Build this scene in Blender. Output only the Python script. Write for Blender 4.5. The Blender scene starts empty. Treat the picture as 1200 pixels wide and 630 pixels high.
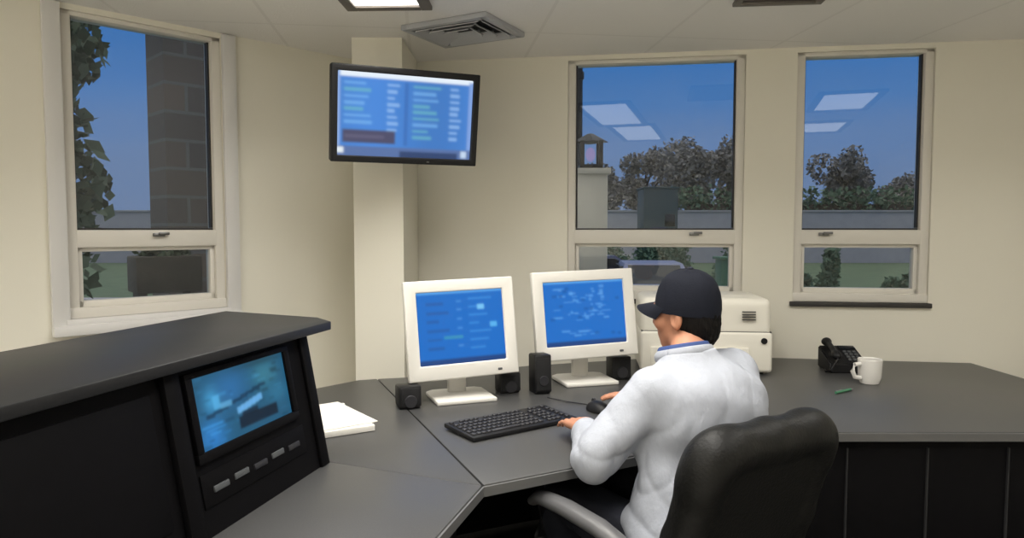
import bpy, bmesh, math, random
import numpy as np
from mathutils import Vector, Matrix
random.seed(7); rng = np.random.default_rng(7)
scene = bpy.context.scene
C = scene.collection

# ------------------------------------------------------------------ camera, world, exposure
EYE = 1.42
cam_d = bpy.data.cameras.new('camera'); cam = bpy.data.objects.new('camera', cam_d); C.objects.link(cam)
cam.location = (0, 0, EYE)
cam_d.sensor_width = 36.0; cam_d.lens = 36.0 * 825 / 1200
cam.rotation_euler = (math.pi / 2 - math.atan(47 / 825), 0, 0)
cam_d.clip_start = 0.02; cam_d.clip_end = 500
scene.camera = cam
scene.view_settings.view_transform = 'Standard'
scene.view_settings.look = 'None'
scene.view_settings.gamma = 1.0
scene.view_settings.exposure = 0.0
scene.view_settings.use_curve_mapping = False
LAMP = 25.0            # radiance scale of the area lamps added just under the panel lenses
LIGHT = 3.0            # radiance of the ceiling panels
SKY = 1.0              # strength of the dusk sky

w = bpy.data.worlds.new('dusk_sky'); scene.world = w; w.use_nodes = True
nt = w.node_tree; nt.nodes.clear()
wo = nt.nodes.new('ShaderNodeOutputWorld'); bg = nt.nodes.new('ShaderNodeBackground')
tc = nt.nodes.new('ShaderNodeTexCoord'); sp = nt.nodes.new('ShaderNodeSeparateXYZ')
rp = nt.nodes.new('ShaderNodeValToRGB'); nz = nt.nodes.new('ShaderNodeTexNoise')
ad = nt.nodes.new('ShaderNodeMath'); ad.operation = 'MULTIPLY_ADD'; mpn = nt.nodes.new('ShaderNodeMapping')
nt.links.new(tc.outputs['Generated'], sp.inputs[0]); nt.links.new(tc.outputs['Generated'], mpn.inputs[0])
mpn.inputs['Scale'].default_value = (1.5, 1.5, 9)
nt.links.new(mpn.outputs[0], nz.inputs['Vector']); nz.inputs['Scale'].default_value = 2.2; nz.inputs['Detail'].default_value = 4
nt.links.new(nz.outputs['Fac'], ad.inputs[0]); ad.inputs[1].default_value = 0.07
sb = nt.nodes.new('ShaderNodeMath'); sb.operation = 'ADD'; sb.inputs[1].default_value = -0.035
nt.links.new(sp.outputs['Z'], sb.inputs[0]); nt.links.new(sb.outputs[0], ad.inputs[2])
nt.links.new(ad.outputs[0], rp.inputs[0])
cr = rp.color_ramp
cr.elements[0].position = 0.0; cr.elements[0].color = (.16, .22, .36, 1)
cr.elements[1].position = 1.0; cr.elements[1].color = (.95, .93, .92, 1)
for p, c in ((.10, (.13, .22, .42, 1)), (.17, (.075, .20, .47, 1)), (.25, (.035, .17, .48, 1)), (.36, (.10, .22, .46, 1)), (.5, (.75, .74, .76, 1))):
    e = cr.elements.new(p); e.color = c
nt.links.new(rp.outputs[0], bg.inputs[0]); bg.inputs[1].default_value = SKY
nt.links.new(bg.outputs[0], wo.inputs[0])

# ------------------------------------------------------------------ materials
def mat(name, col, rough=.6, metal=0., noise=0., nscale=20., bump=0., bscale=80., spec=.5, stretch=(1, 1, 1)):
    m = bpy.data.materials.new(name); m.use_nodes = True
    n = m.node_tree; b = n.nodes['Principled BSDF']
    b.inputs['Base Color'].default_value = (*col, 1); b.inputs['Roughness'].default_value = rough
    b.inputs['Metallic'].default_value = metal; b.inputs['Specular IOR Level'].default_value = spec
    t = n.nodes.new('ShaderNodeTexCoord'); mp = n.nodes.new('ShaderNodeMapping'); mp.inputs['Scale'].default_value = stretch
    n.links.new(t.outputs['Object'], mp.inputs[0])
    if noise:
        x = n.nodes.new('ShaderNodeTexNoise'); x.inputs['Scale'].default_value = nscale; x.inputs['Detail'].default_value = 5
        r = n.nodes.new('ShaderNodeMix'); r.data_type = 'RGBA'
        r.inputs['A'].default_value = (*[max(0, k * (1 - noise)) for k in col], 1)
        r.inputs['B'].default_value = (*[min(1, k * (1 + noise)) for k in col], 1)
        n.links.new(mp.outputs[0], x.inputs['Vector']); n.links.new(x.outputs['Fac'], r.inputs['Factor'])
        n.links.new(r.outputs['Result'], b.inputs['Base Color'])
    if bump:
        x = n.nodes.new('ShaderNodeTexNoise'); x.inputs['Scale'].default_value = bscale; x.inputs['Detail'].default_value = 4
        u = n.nodes.new('ShaderNodeBump'); u.inputs['Strength'].default_value = bump; u.inputs['Distance'].default_value = .01
        n.links.new(mp.outputs[0], x.inputs['Vector']); n.links.new(x.outputs['Fac'], u.inputs['Height'])
        n.links.new(u.outputs[0], b.inputs['Normal'])
    return m

def emit(name, col, s):
    m = bpy.data.materials.new(name); m.use_nodes = True; n = m.node_tree; n.nodes.clear()
    o = n.nodes.new('ShaderNodeOutputMaterial'); e = n.nodes.new('ShaderNodeEmission')
    e.inputs[0].default_value = (*col, 1); e.inputs[1].default_value = s; n.links.new(e.outputs[0], o.inputs[0]); return m

def screen_mat(name, s):
    m = bpy.data.materials.new(name); m.use_nodes = True; n = m.node_tree; n.nodes.clear()
    o = n.nodes.new('ShaderNodeOutputMaterial'); e = n.nodes.new('ShaderNodeEmission'); a = n.nodes.new('ShaderNodeVertexColor')
    a.layer_name = 'pixels'; e.inputs[1].default_value = s
    g = n.nodes.new('ShaderNodeBsdfGlossy'); g.inputs['Roughness'].default_value = .35
    g.inputs['Color'].default_value = (.03, .03, .03, 1); ads = n.nodes.new('ShaderNodeAddShader')
    n.links.new(a.outputs[0], e.inputs[0]); n.links.new(e.outputs[0], ads.inputs[0]); n.links.new(g.outputs[0], ads.inputs[1])
    n.links.new(ads.outputs[0], o.inputs[0]); return m

def glass_mat(name='window_glass', rough=.015):
    m = bpy.data.materials.new(name); m.use_nodes = True; n = m.node_tree; n.nodes.clear()
    o = n.nodes.new('ShaderNodeOutputMaterial'); t = n.nodes.new('ShaderNodeBsdfTransparent'); g = n.nodes.new('ShaderNodeBsdfGlossy')
    g.inputs['Roughness'].default_value = rough; t.inputs[0].default_value = (.93, .96, .97, 1)
    f = n.nodes.new('ShaderNodeFresnel'); f.inputs[0].default_value = 1.5; x = n.nodes.new('ShaderNodeMixShader')
    n.links.new(f.outputs[0], x.inputs[0]); n.links.new(t.outputs[0], x.inputs[1]); n.links.new(g.outputs[0], x.inputs[2])
    n.links.new(x.outputs[0], o.inputs[0]); return m

def tile_mat():
    m = mat('ceiling_tiles', (.86, .84, .81), .9, bump=.25, bscale=160)
    n = m.node_tree; b = n.nodes['Principled BSDF']
    k = n.nodes.new('ShaderNodeTexBrick'); k.offset = 0; k.squash = 1
    t = n.nodes.new('ShaderNodeTexCoord'); mp = n.nodes.new('ShaderNodeMapping'); mp.inputs['Rotation'].default_value = (0, 0, -.12)
    mp.inputs['Location'].default_value = (.08, .33, 0)
    k.inputs['Color1'].default_value = (.88, .86, .83, 1); k.inputs['Color2'].default_value = (.87, .85, .82, 1)
    k.inputs['Mortar'].default_value = (.81, .79, .76, 1); k.inputs['Scale'].default_value = 1
    k.inputs['Brick Width'].default_value = .61; k.inputs['Row Height'].default_value = 1.22; k.inputs['Mortar Size'].default_value = .008
    n.links.new(t.outputs['Object'], mp.inputs[0]); n.links.new(mp.outputs[0], k.inputs['Vector']); n.links.new(k.outputs['Color'], b.inputs['Base Color'])
    return m

def brick_mat():
    m = mat('exterior_brick', (.06, .05, .045), .9)
    n = m.node_tree; b = n.nodes['Principled BSDF']; k = n.nodes.new('ShaderNodeTexBrick'); t = n.nodes.new('ShaderNodeTexCoord')
    mp = n.nodes.new('ShaderNodeMapping'); mp.inputs['Rotation'].default_value = (math.pi / 2, 0, 0)
    k.inputs['Color1'].default_value = (.16, .115, .085, 1); k.inputs['Color2'].default_value = (.10, .085, .075, 1)
    k.inputs['Mortar'].default_value = (.15, .14, .13, 1); k.inputs['Scale'].default_value = 1
    k.inputs['Brick Width'].default_value = .4; k.inputs['Row Height'].default_value = .2; k.inputs['Mortar Size'].default_value = .012
    n.links.new(t.outputs['Object'], mp.inputs[0]); n.links.new(mp.outputs[0], k.inputs['Vector']); n.links.new(k.outputs['Color'], b.inputs['Base Color'])
    return m

M = dict(
    wall=mat('cream_wall_paint', (.83, .80, .70), .85, noise=.02, nscale=3, bump=.05, bscale=200),
    tile=tile_mat(),
    carpet=mat('bounce_carpet', (.56, .54, .50), .95, noise=.4, nscale=150, bump=.6, bscale=300),  # rear floor kept pale to bounce light up onto the ceiling
    carpet_shade=mat('shade_dark_carpet', (.02, .02, .022), .95, noise=.4, nscale=150, bump=.6, bscale=300, spec=.1),  # front floor, under-desk shade put into its near-black colour
    alum=mat('window_aluminium', (.74, .71, .65), .45, .0, bump=.03, bscale=60),
    alumd=mat('window_seal_strip', (.035, .032, .03), .6),
    white_trim=mat('white_painted_trim', (.72, .71, .70), .5),
    glass=glass_mat(), glass_rough=glass_mat('rough_window_glass', .38),  # roughness added to blur ceiling panel reflections in the left window
    desk=mat('grey_speckled_laminate', (.056, .056, .056), .38, noise=.35, nscale=260, bump=.02, bscale=300),
    deskedge=mat('grey_desk_edge', (.10, .10, .10), .45),
    black=mat('black_melamine', (.0045, .0043, .005), .55, noise=.2, nscale=30, spec=.06),
    blackp=mat('black_plastic', (.009, .009, .010), .45, bump=.04, bscale=400, spec=.3),
    grille=mat('black_speaker_cloth', (.008, .008, .009), .9, bump=.5, bscale=600),
    key=mat('charcoal_key_plastic', (.020, .020, .024), .5),
    slab=mat('dark_laminate_top', (.014, .0145, .016), .42, noise=.3, nscale=200, spec=.3),
    consolekey=mat('pale_console_keys', (.07, .075, .08), .5),
    beige=mat('beige_monitor_plastic', (.72, .70, .65), .45, bump=.02, bscale=300),
    printer=mat('ivory_printer_plastic', (.83, .80, .71), .5, bump=.02, bscale=300),
    seam=mat('dark_seam', (.06, .055, .05), .7),
    paper=mat('white_paper', (.82, .80, .74), .8, noise=.03, nscale=30),
    leather=mat('black_leather', (.007, .007, .0065), .45, noise=.25, nscale=25, bump=.18, bscale=140, spec=.22),
    armp=mat('grey_arm_pad', (.085, .085, .088), .42),
    chrome=mat('dark_metal', (.2, .2, .2), .35, 1.0),
    skin=mat('skin', (.47, .215, .125), .55, noise=.12, nscale=18, bump=.05, bscale=250),
    shirt=mat('white_shirt_cloth', (.365, .385, .435), .9, noise=.02, nscale=12, bump=.8, bscale=20, stretch=(1, 1, .5)),
    trouser=mat('navy_trouser_cloth', (.014, .016, .026), .9, bump=.2, bscale=60),
    cap=mat('navy_cap_cloth', (.010, .013, .026), .85, noise=.15, nscale=60, bump=.15, bscale=200),
    hair=mat('black_hair', (.006, .005, .0045), .8, spec=.15, noise=.4, nscale=60, bump=.8, bscale=120, stretch=(1, 1, .3)),
    lanyard=mat('blue_lanyard', (.035, .07, .22), .7),
    eye=mat('eye_white', (.7, .68, .65), .2),
    iris=mat('dark_iris', (.02, .012, .008), .2),
    shoe=mat('black_shoe_leather', (.01, .01, .01), .35),
    ventm=mat('ceiling_vent_enamel', (.42, .43, .46), .5),
    ventd=mat('vent_shadow_gap', (.02, .02, .022), .8),
    lightframe=mat('bronze_light_frame', (.16, .14, .12), .5),
    lens=emit('lit_panel_lens', (1.0, .965, .90), LIGHT),
    grass=mat('dusk_grass', (.11, .16, .085), .95, noise=.4, nscale=1.2),
    road=mat('pale_road', (.42, .40, .42), .9, noise=.15, nscale=2),
    brick=brick_mat(),
    render=mat('cream_render', (.62, .56, .46), .9, noise=.04, nscale=6),
    foliage=mat('dark_foliage', (.10, .13, .075), .9, noise=.5, nscale=1.5),
    foliage2=mat('brown_winter_foliage', (.24, .225, .21), .9, noise=.4, nscale=1.2),
    hedge=mat('hedge_leaves', (.12, .19, .12), .9, noise=.5, nscale=3),
    bark=mat('bark', (.08, .065, .05), .95, noise=.4, nscale=10, bump=.8, bscale=20),
    teal=mat('dark_teal_paint', (.018, .055, .07), .6),
    green=mat('green_cabinet_paint', (.05, .15, .085), .6),
    carp=mat('dark_blue_car_paint', (.045, .06, .13), .25),
    carl=mat('lavender_grey_car_paint', (.26, .27, .40), .3),
    carglass=mat('dark_car_glass', (.01, .012, .016), .08),
    tyre=mat('tyre_rubber', (.01, .01, .01), .9),
    hub=mat('wheel_hub', (.35, .35, .37), .4, .7),
    mug=mat('white_glazed_ceramic', (.80, .78, .74), .2),
    coffee=mat('dark_coffee', (.012, .007, .004), .1),
    pen=mat('green_pen_plastic', (.06, .22, .12), .35),
    lampglow=emit('lantern_glow', (.60, .48, .95), .45),
)

# ------------------------------------------------------------------ helpers
def tag(o, label=None, cat=None, group=None, kind=None):
    if label: o['label'] = label
    if cat: o['category'] = cat
    if group: o['group'] = group
    if kind: o['kind'] = kind
    return o

def thing(name, label, cat, loc=(0, 0, 0), rz=0., group=None):
    o = bpy.data.objects.new(name, None); C.objects.link(o); o.empty_display_size = .05
    o.location = loc; o.rotation_euler = (0, 0, rz); return tag(o, label, cat, group)

def struct(name, loc=(0, 0, 0), rz=0.):
    o = bpy.data.objects.new(name, None); C.objects.link(o); o.location = loc; o.rotation_euler = (0, 0, rz); o['kind'] = 'structure'; return o

class MB:
    def __init__(s): s.bm = bmesh.new(); s.T = Matrix()
    def _m(s, vs, T): bmesh.ops.transform(s.bm, matrix=s.T @ T, verts=vs)
    def box(s, c, d, rot=None, bev=0., seg=2):
        r = bmesh.ops.create_cube(s.bm, size=1); vs = r['verts']
        bmesh.ops.scale(s.bm, vec=d, verts=vs)
        if bev:
            es = list({e for v in vs for e in v.link_edges})
            rr = bmesh.ops.bevel(s.bm, geom=es, offset=bev, segments=seg, affect='EDGES', profile=.5)
            vs = list({v for f in rr['faces'] for v in f.verts} | {v for v in vs if v.is_valid})
        s._m(vs, Matrix.Translation(c) @ (rot.to_4x4() if rot else Matrix())); return s
    def cyl(s, a, b, r1, r2=None, n=20, caps=True):
        a, b = Vector(a), Vector(b); r2 = r1 if r2 is None else r2; d = b - a
        r = bmesh.ops.create_cone(s.bm, cap_ends=caps, segments=n, radius1=r1, radius2=r2, depth=d.length)
        s._m(r['verts'], Matrix.Translation((a + b) / 2) @ d.to_track_quat('Z', 'Y').to_matrix().to_4x4()); return s
    def ball(s, c, r, n=16):
        q = bmesh.ops.create_uvsphere(s.bm, u_segments=n, v_segments=n // 2 + 2, radius=1)
        s._m(q['verts'], Matrix.Translation(c) @ Matrix.Diagonal((*((r, r, r) if isinstance(r, (int, float)) else r), 1))); return s
    def prism(s, pts, z0, z1, bev=0.):
        vs = [s.bm.verts.new((x, y, z0)) for x, y in pts]; f = s.bm.faces.new(vs)
        r = bmesh.ops.extrude_face_region(s.bm, geom=[f]); nv = [g for g in r['geom'] if isinstance(g, bmesh.types.BMVert)]
        bmesh.ops.translate(s.bm, vec=(0, 0, z1 - z0), verts=nv); al = vs + nv
        bmesh.ops.recalc_face_normals(s.bm, faces=list({f for v in al for f in v.link_faces}))
        if bev:
            es = [e for e in {e for v in al for e in v.link_edges}]
            rr = bmesh.ops.bevel(s.bm, geom=es, offset=bev, segments=2, affect='EDGES', profile=.5)
            al = list({v for f in rr['faces'] for v in f.verts} | {v for v in al if v.is_valid})
        bmesh.ops.transform(s.bm, matrix=s.T, verts=al); return s
    def lathe(s, prof, n=32, c=(0, 0, 0)):
        rings = []
        for r, z in prof:
            rings.append([s.bm.verts.new((c[0] + r * math.cos(2 * math.pi * k / n), c[1] + r * math.sin(2 * math.pi * k / n), c[2] + z)) for k in range(n)])
        for a, b in zip(rings, rings[1:]):
            for k in range(n): s.bm.faces.new((a[k], a[(k + 1) % n], b[(k + 1) % n], b[k]))
        s.bm.faces.new(rings[0][::-1]); s.bm.faces.new(rings[-1])
        bmesh.ops.transform(s.bm, matrix=s.T, verts=[v for r in rings for v in r]); return s
    def tube(s, pts, rad, n=10, flat=1.):
        pts = [Vector(p) for p in pts]; rings = []
        for i, p in enumerate(pts):
            t = (pts[min(i + 1, len(pts) - 1)] - pts[max(i - 1, 0)]).normalized()
            up = Vector((0, 0, 1)); sd = t.cross(up)
            if sd.length < 1e-3: sd = t.cross(Vector((1, 0, 0)))
            sd.normalize(); u2 = sd.cross(t).normalized(); r = rad[i] if isinstance(rad, (list, tuple)) else rad
            rings.append([s.bm.verts.new(p + sd * (r * math.cos(2 * math.pi * k / n)) + u2 * (r * flat * math.sin(2 * math.pi * k / n))) for k in range(n)])
        for a, b in zip(rings, rings[1:]):
            for k in range(n): s.bm.faces.new((a[k], a[(k + 1) % n], b[(k + 1) % n], b[k]))
        s.bm.faces.new(rings[0][::-1]); s.bm.faces.new(rings[-1])
        bmesh.ops.transform(s.bm, matrix=s.T, verts=[v for r in rings for v in r]); return s
    def build(s, name, m, parent=None, smooth=True, label=None):
        bmesh.ops.recalc_face_normals(s.bm, faces=s.bm.faces[:])
        me = bpy.data.meshes.new(name); s.bm.to_mesh(me); s.bm.free()
        me.materials.append(m)
        if smooth and len(me.polygons):
            me.polygons.foreach_set('use_smooth', [True] * len(me.polygons))
            me.set_sharp_from_angle(angle=math.radians(38))
        o = bpy.data.objects.new(name, me); C.objects.link(o); o.parent = parent
        if label: o['label'] = label
        return o

def surround(W, H, l, r, t, b, depth, bev, T):
    """A one-piece picture-frame solid, front at local y=-depth/2, placed by matrix T."""
    m = MB(); bm = m.bm; O_ = [(-W / 2, -H / 2), (W / 2, -H / 2), (W / 2, H / 2), (-W / 2, H / 2)]
    I_ = [(-W / 2 + l, -H / 2 + b), (W / 2 - r, -H / 2 + b), (W / 2 - r, H / 2 - t), (-W / 2 + l, H / 2 - t)]
    L = [[bm.verts.new((x, y, z)) for x, z in q] for q, y in ((O_, -depth / 2), (O_, depth / 2), (I_, depth / 2), (I_, -depth / 2))]
    for a, c in zip(L, L[1:] + L[:1]):
        for k in range(4): bm.faces.new((a[k], a[(k + 1) % 4], c[(k + 1) % 4], c[k]))
    bmesh.ops.recalc_face_normals(bm, faces=bm.faces[:])
    E_ = [e for e in bm.edges if not (e.verts[0] in L[0] + L[1] and e.verts[1] in L[2] + L[3]) and not (e.verts[0] in L[2] + L[3] and e.verts[1] in L[0] + L[1])]
    bmesh.ops.bevel(bm, geom=E_, offset=bev, segments=3, affect='EDGES', profile=.5)
    bmesh.ops.transform(bm, matrix=T, verts=bm.verts); return m

def copy_tree(o, parent=None):
    c = o.copy(); C.objects.link(c); c.parent = parent
    for ch in list(o.children): copy_tree(ch, c)
    return c

# signed-distance modelling for the figure and the chair cushions
class SDF:
    def __init__(s, lo, hi, res):
        s.lo = np.array(lo, float); s.res = res; s.n = np.ceil((np.array(hi) - s.lo) / res).astype(int) + 1
        s.f = np.full(s.n, 1.0, np.float32)
    def _sub(s, lo, hi):
        a = np.clip(np.floor((np.array(lo) - s.lo) / s.res).astype(int), 0, s.n - 1); b = np.clip(np.ceil((np.array(hi) - s.lo) / s.res).astype(int) + 1, 1, s.n)
        g = [s.lo[i] + s.res * np.arange(a[i], b[i], dtype=np.float32) for i in range(3)]
        sl = tuple(slice(a[i], b[i]) for i in range(3))
        return sl, (g[0][:, None, None], g[1][None, :, None], g[2][None, None, :])
    def _union(s, sl, d, k):
        f = s.f[sl]
        if k > 0:
            h = np.clip(.5 + .5 * (f - d) / k, 0, 1); s.f[sl] = f * (1 - h) + d * h - k * h * (1 - h)
        else: s.f[sl] = np.minimum(f, d)
    def cap(s, a, b, ra, rb=None, k=.02, cut=False):
        a, b = np.array(a, float), np.array(b, float); rb = ra if rb is None else rb; m = max(ra, rb) + k + 3 * s.res
        sl, (X, Y, Z) = s._sub(np.minimum(a, b) - m, np.maximum(a, b) + m)
        ba = b - a; L = ba @ ba + 1e-12
        h = np.clip(((X - a[0]) * ba[0] + (Y - a[1]) * ba[1] + (Z - a[2]) * ba[2]) / L, 0, 1)
        d = np.sqrt((X - a[0] - h * ba[0]) ** 2 + (Y - a[1] - h * ba[1]) ** 2 + (Z - a[2] - h * ba[2]) ** 2) - (ra + (rb - ra) * h)
        if cut: s.f[sl] = np.maximum(s.f[sl], -d)
        else: s._union(sl, d, k)
        return s
    def ell(s, c, r, R=None, k=.02, cut=False):
        c, r = np.array(c, float), np.array(r, float); R = np.eye(3) if R is None else np.array(R); m = r.max() + k + 3 * s.res
        sl, (X, Y, Z) = s._sub(c - m, c + m)
        P = [(X - c[0]) * R[0][i] + (Y - c[1]) * R[1][i] + (Z - c[2]) * R[2][i] for i in range(3)]
        k0 = np.sqrt(sum((P[i] / r[i]) ** 2 for i in range(3))); k1 = np.sqrt(sum((P[i] / r[i] ** 2) ** 2 for i in range(3))) + 1e-9
        d = k0 * (k0 - 1) / k1
        if cut: s.f[sl] = np.maximum(s.f[sl], -d)
        else: s._union(sl, d, k)
        return s
    def rbox(s, c, h, R=None, rad=.02, k=.02):
        c, h = np.array(c, float), np.array(h, float); R = np.eye(3) if R is None else np.array(R); m = np.linalg.norm(h) + k + 3 * s.res
        sl, (X, Y, Z) = s._sub(c - m, c + m)
        q = [np.abs((X - c[0]) * R[0][i] + (Y - c[1]) * R[1][i] + (Z - c[2]) * R[2][i]) - (h[i] - rad) for i in range(3)]
        d = np.sqrt(sum(np.maximum(v, 0) ** 2 for v in q)) + np.minimum(np.maximum(q[0], np.maximum(q[1], q[2])), 0) - rad
        s._union(sl, d, k); return s
    def half(s, p, n):      # keep the side behind plane p, normal n
        n = np.array(n, float); n /= np.linalg.norm(n); sl, (X, Y, Z) = s._sub(s.lo, s.lo + s.n * s.res)
        s.f = np.maximum(s.f, (X - p[0]) * n[0] + (Y - p[1]) * n[1] + (Z - p[2]) * n[2]); return s
    def warp(s, fn):
        sl, (X, Y, Z) = s._sub(s.lo, s.lo + s.n * s.res); s.f = s.f + fn(X, Y, Z).astype(np.float32); return s
    def build(s, name, m, parent=None, it=2):
        f = s.f; nx, ny, nz = f.shape; ins = f < 0
        cnt = np.zeros((nx - 1, ny - 1, nz - 1), np.int8); acc = np.zeros((nx - 1, ny - 1, nz - 1, 3), np.float32); num = np.zeros((nx - 1, ny - 1, nz - 1), np.float32)
        def corner(i, j, k): return (slice(i, nx - 1 + i), slice(j, ny - 1 + j), slice(k, nz - 1 + k))
        cs = [(i, j, k) for i in (0, 1) for j in (0, 1) for k in (0, 1)]
        for c in cs: cnt += ins[corner(*c)]
        act = (cnt > 0) & (cnt < 8); I = np.argwhere(act); V = np.zeros((len(I), 3)); N = np.zeros(len(I))
        for a in cs:
            for ax in range(3):
                if a[ax] == 1: continue
                b = list(a); b[ax] = 1
                fa = f[I[:, 0] + a[0], I[:, 1] + a[1], I[:, 2] + a[2]]; fb = f[I[:, 0] + b[0], I[:, 1] + b[1], I[:, 2] + b[2]]
                x = (fa < 0) != (fb < 0); t = np.where(x, fa / np.where(fa == fb, 1, fa - fb), 0)
                p = np.repeat(np.array(a, float)[None], len(I), 0); p[:, ax] += t
                V += p * x[:, None]; N += x
        V = s.lo + s.res * (I + V / N[:, None])
        idx = -np.ones((nx - 1, ny - 1, nz - 1), int); idx[act] = np.arange(len(I))
        Q = []
        for ax in range(3):
            u, v = (ax + 1) % 3, (ax + 2) % 3
            A = [slice(None)] * 3; B = [slice(None)] * 3; A[ax] = slice(0, -1); B[ax] = slice(1, None)
            ia, ib = ins[tuple(A)], ins[tuple(B)]; e = np.argwhere(ia != ib)
            ok = (e[:, u] > 0) & (e[:, v] > 0) & (e[:, u] < f.shape[u] - 1) & (e[:, v] < f.shape[v] - 1); e = e[ok]
            fl = ia[tuple(e.T)]
            def g(du, dv):
                q = e.copy(); q[:, u] -= du; q[:, v] -= dv; return idx[tuple(q.T)]
            q = np.stack([g(1, 1), g(0, 1), g(0, 0), g(1, 0)], 1); q[~fl] = q[~fl][:, ::-1]; Q.append(q)
        Q = np.concatenate(Q)
        for _ in range(it):     # light Laplacian smoothing
            S = np.zeros_like(V); D = np.zeros(len(V))
            for a, b in ((0, 1), (1, 2), (2, 3), (3, 0)):
                np.add.at(S, Q[:, a], V[Q[:, b]]); np.add.at(S, Q[:, b], V[Q[:, a]]); np.add.at(D, Q[:, a], 1); np.add.at(D, Q[:, b], 1)
            V = V * .5 + .5 * S / np.maximum(D, 1)[:, None]
        me = bpy.data.meshes.new(name); me.from_pydata(V.tolist(), [], Q.tolist()); me.update()
        me.polygons.foreach_set('use_smooth', [True] * len(me.polygons)); me.materials.append(m)
        o = bpy.data.objects.new(name, me); C.objects.link(o); o.parent = parent; return o

# ------------------------------------------------------------------ room shell
CEIL = 2.34
def wall(name, p0, p1, z0, z1, holes=(), th=.14):
    """p0->p1 with the room on the right-hand side of travel; thickness goes to the left."""
    p0, p1 = Vector((*p0, 0)), Vector((*p1, 0)); d = p1 - p0; L = d.length; d.normalize(); o = Vector((-d.y, d.x, 0))
    S = sorted({0, L, *[h[0] for h in holes], *[h[1] for h in holes]}); Zs = sorted({z0, z1, *[h[2] for h in holes], *[h[3] for h in holes]})
    solid = lambda i, j: 0 <= i < len(S) - 1 and 0 <= j < len(Zs) - 1 and not any(h[0] - 1e-6 <= S[i] and S[i + 1] <= h[1] + 1e-6 and h[2] - 1e-6 <= Zs[j] and Zs[j + 1] <= h[3] + 1e-6 for h in holes)
    bm = bmesh.new(); P = lambda s, t, z: bm.verts.new(p0 + d * s + o * t + Vector((0, 0, z)))
    for i in range(len(S) - 1):
        for j in range(len(Zs) - 1):
            if not solid(i, j): continue
            a, b, c, e = S[i], S[i + 1], Zs[j], Zs[j + 1]
            bm.faces.new([P(a, 0, c), P(b, 0, c), P(b, 0, e), P(a, 0, e)]); bm.faces.new([P(a, th, c), P(a, th, e), P(b, th, e), P(b, th, c)])
            if not solid(i - 1, j): bm.faces.new([P(a, 0, c), P(a, 0, e), P(a, th, e), P(a, th, c)])
            if not solid(i + 1, j): bm.faces.new([P(b, 0, c), P(b, th, c), P(b, th, e), P(b, 0, e)])
            if not solid(i, j - 1): bm.faces.new([P(a, 0, c), P(a, th, c), P(b, th, c), P(b, 0, c)])
            if not solid(i, j + 1): bm.faces.new([P(a, 0, e), P(b, 0, e), P(b, th, e), P(a, th, e)])
    bmesh.ops.remove_doubles(bm, verts=bm.verts, dist=1e-5); bmesh.ops.recalc_face_normals(bm, faces=bm.faces[:])
    me = bpy.data.meshes.new(name); bm.to_mesh(me); bm.free(); me.materials.append(M['wall'])
    ob = bpy.data.objects.new(name, me); C.objects.link(ob); ob['kind'] = 'structure'; return ob

BW = lambda x: 3.85 - .15 * x                       # inner face of the back wall
LC = (-.773, 3.977)                                 # far end of the 45 degree left wall
sb_ = lambda x: (x + .773) * math.hypot(1, .15)
WIN = [(.300, 1.205), (1.455, 2.10)]
WZ0, WZ1 = 1.045, 2.315
ROOM = [LC, (2.95, BW(2.95)), (2.95, -2.2), (-3.6, -2.2), (-3.6, 1.15)]
wall('wall_back', LC, ROOM[1], 0, CEIL, [(sb_(a), sb_(b), WZ0, WZ1) for a, b in WIN])
wall('wall_right', ROOM[1], ROOM[2], 0, CEIL)
wall('wall_rear', ROOM[2], ROOM[3], 0, CEIL)
wall('wall_side', ROOM[3], ROOM[4], 0, CEIL)
LL = math.hypot(ROOM[4][0] - LC[0], ROOM[4][1] - LC[1])
wl = lambda x: LL - (LC[0] - x) * math.sqrt(2)      # x on the left wall -> distance from its near end
LWIN = (wl(-1.84), wl(-1.375))
wall('wall_left', ROOM[4], LC, 0, CEIL, [(LWIN[0], LWIN[1], WZ0, WZ1)])
f = MB().prism([LC, ROOM[1], (2.95, .95), (-3.6, .95), ROOM[4]], -.1, 0).build('floor', M['carpet_shade'], smooth=False); f['kind'] = 'structure'
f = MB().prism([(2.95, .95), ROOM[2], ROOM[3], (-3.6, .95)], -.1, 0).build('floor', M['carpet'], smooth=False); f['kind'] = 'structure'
f = MB().prism(ROOM, CEIL, CEIL + .08).build('ceiling', M['tile'], smooth=False); f['kind'] = 'structure'
f = MB().prism([(-.773, 3.45), (-.531, 3.45), (-.524, 3.935), (-.773, 3.974)], 0, CEIL).build('wall_corner', M['wall'], smooth=False); f['kind'] = 'structure'

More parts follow.
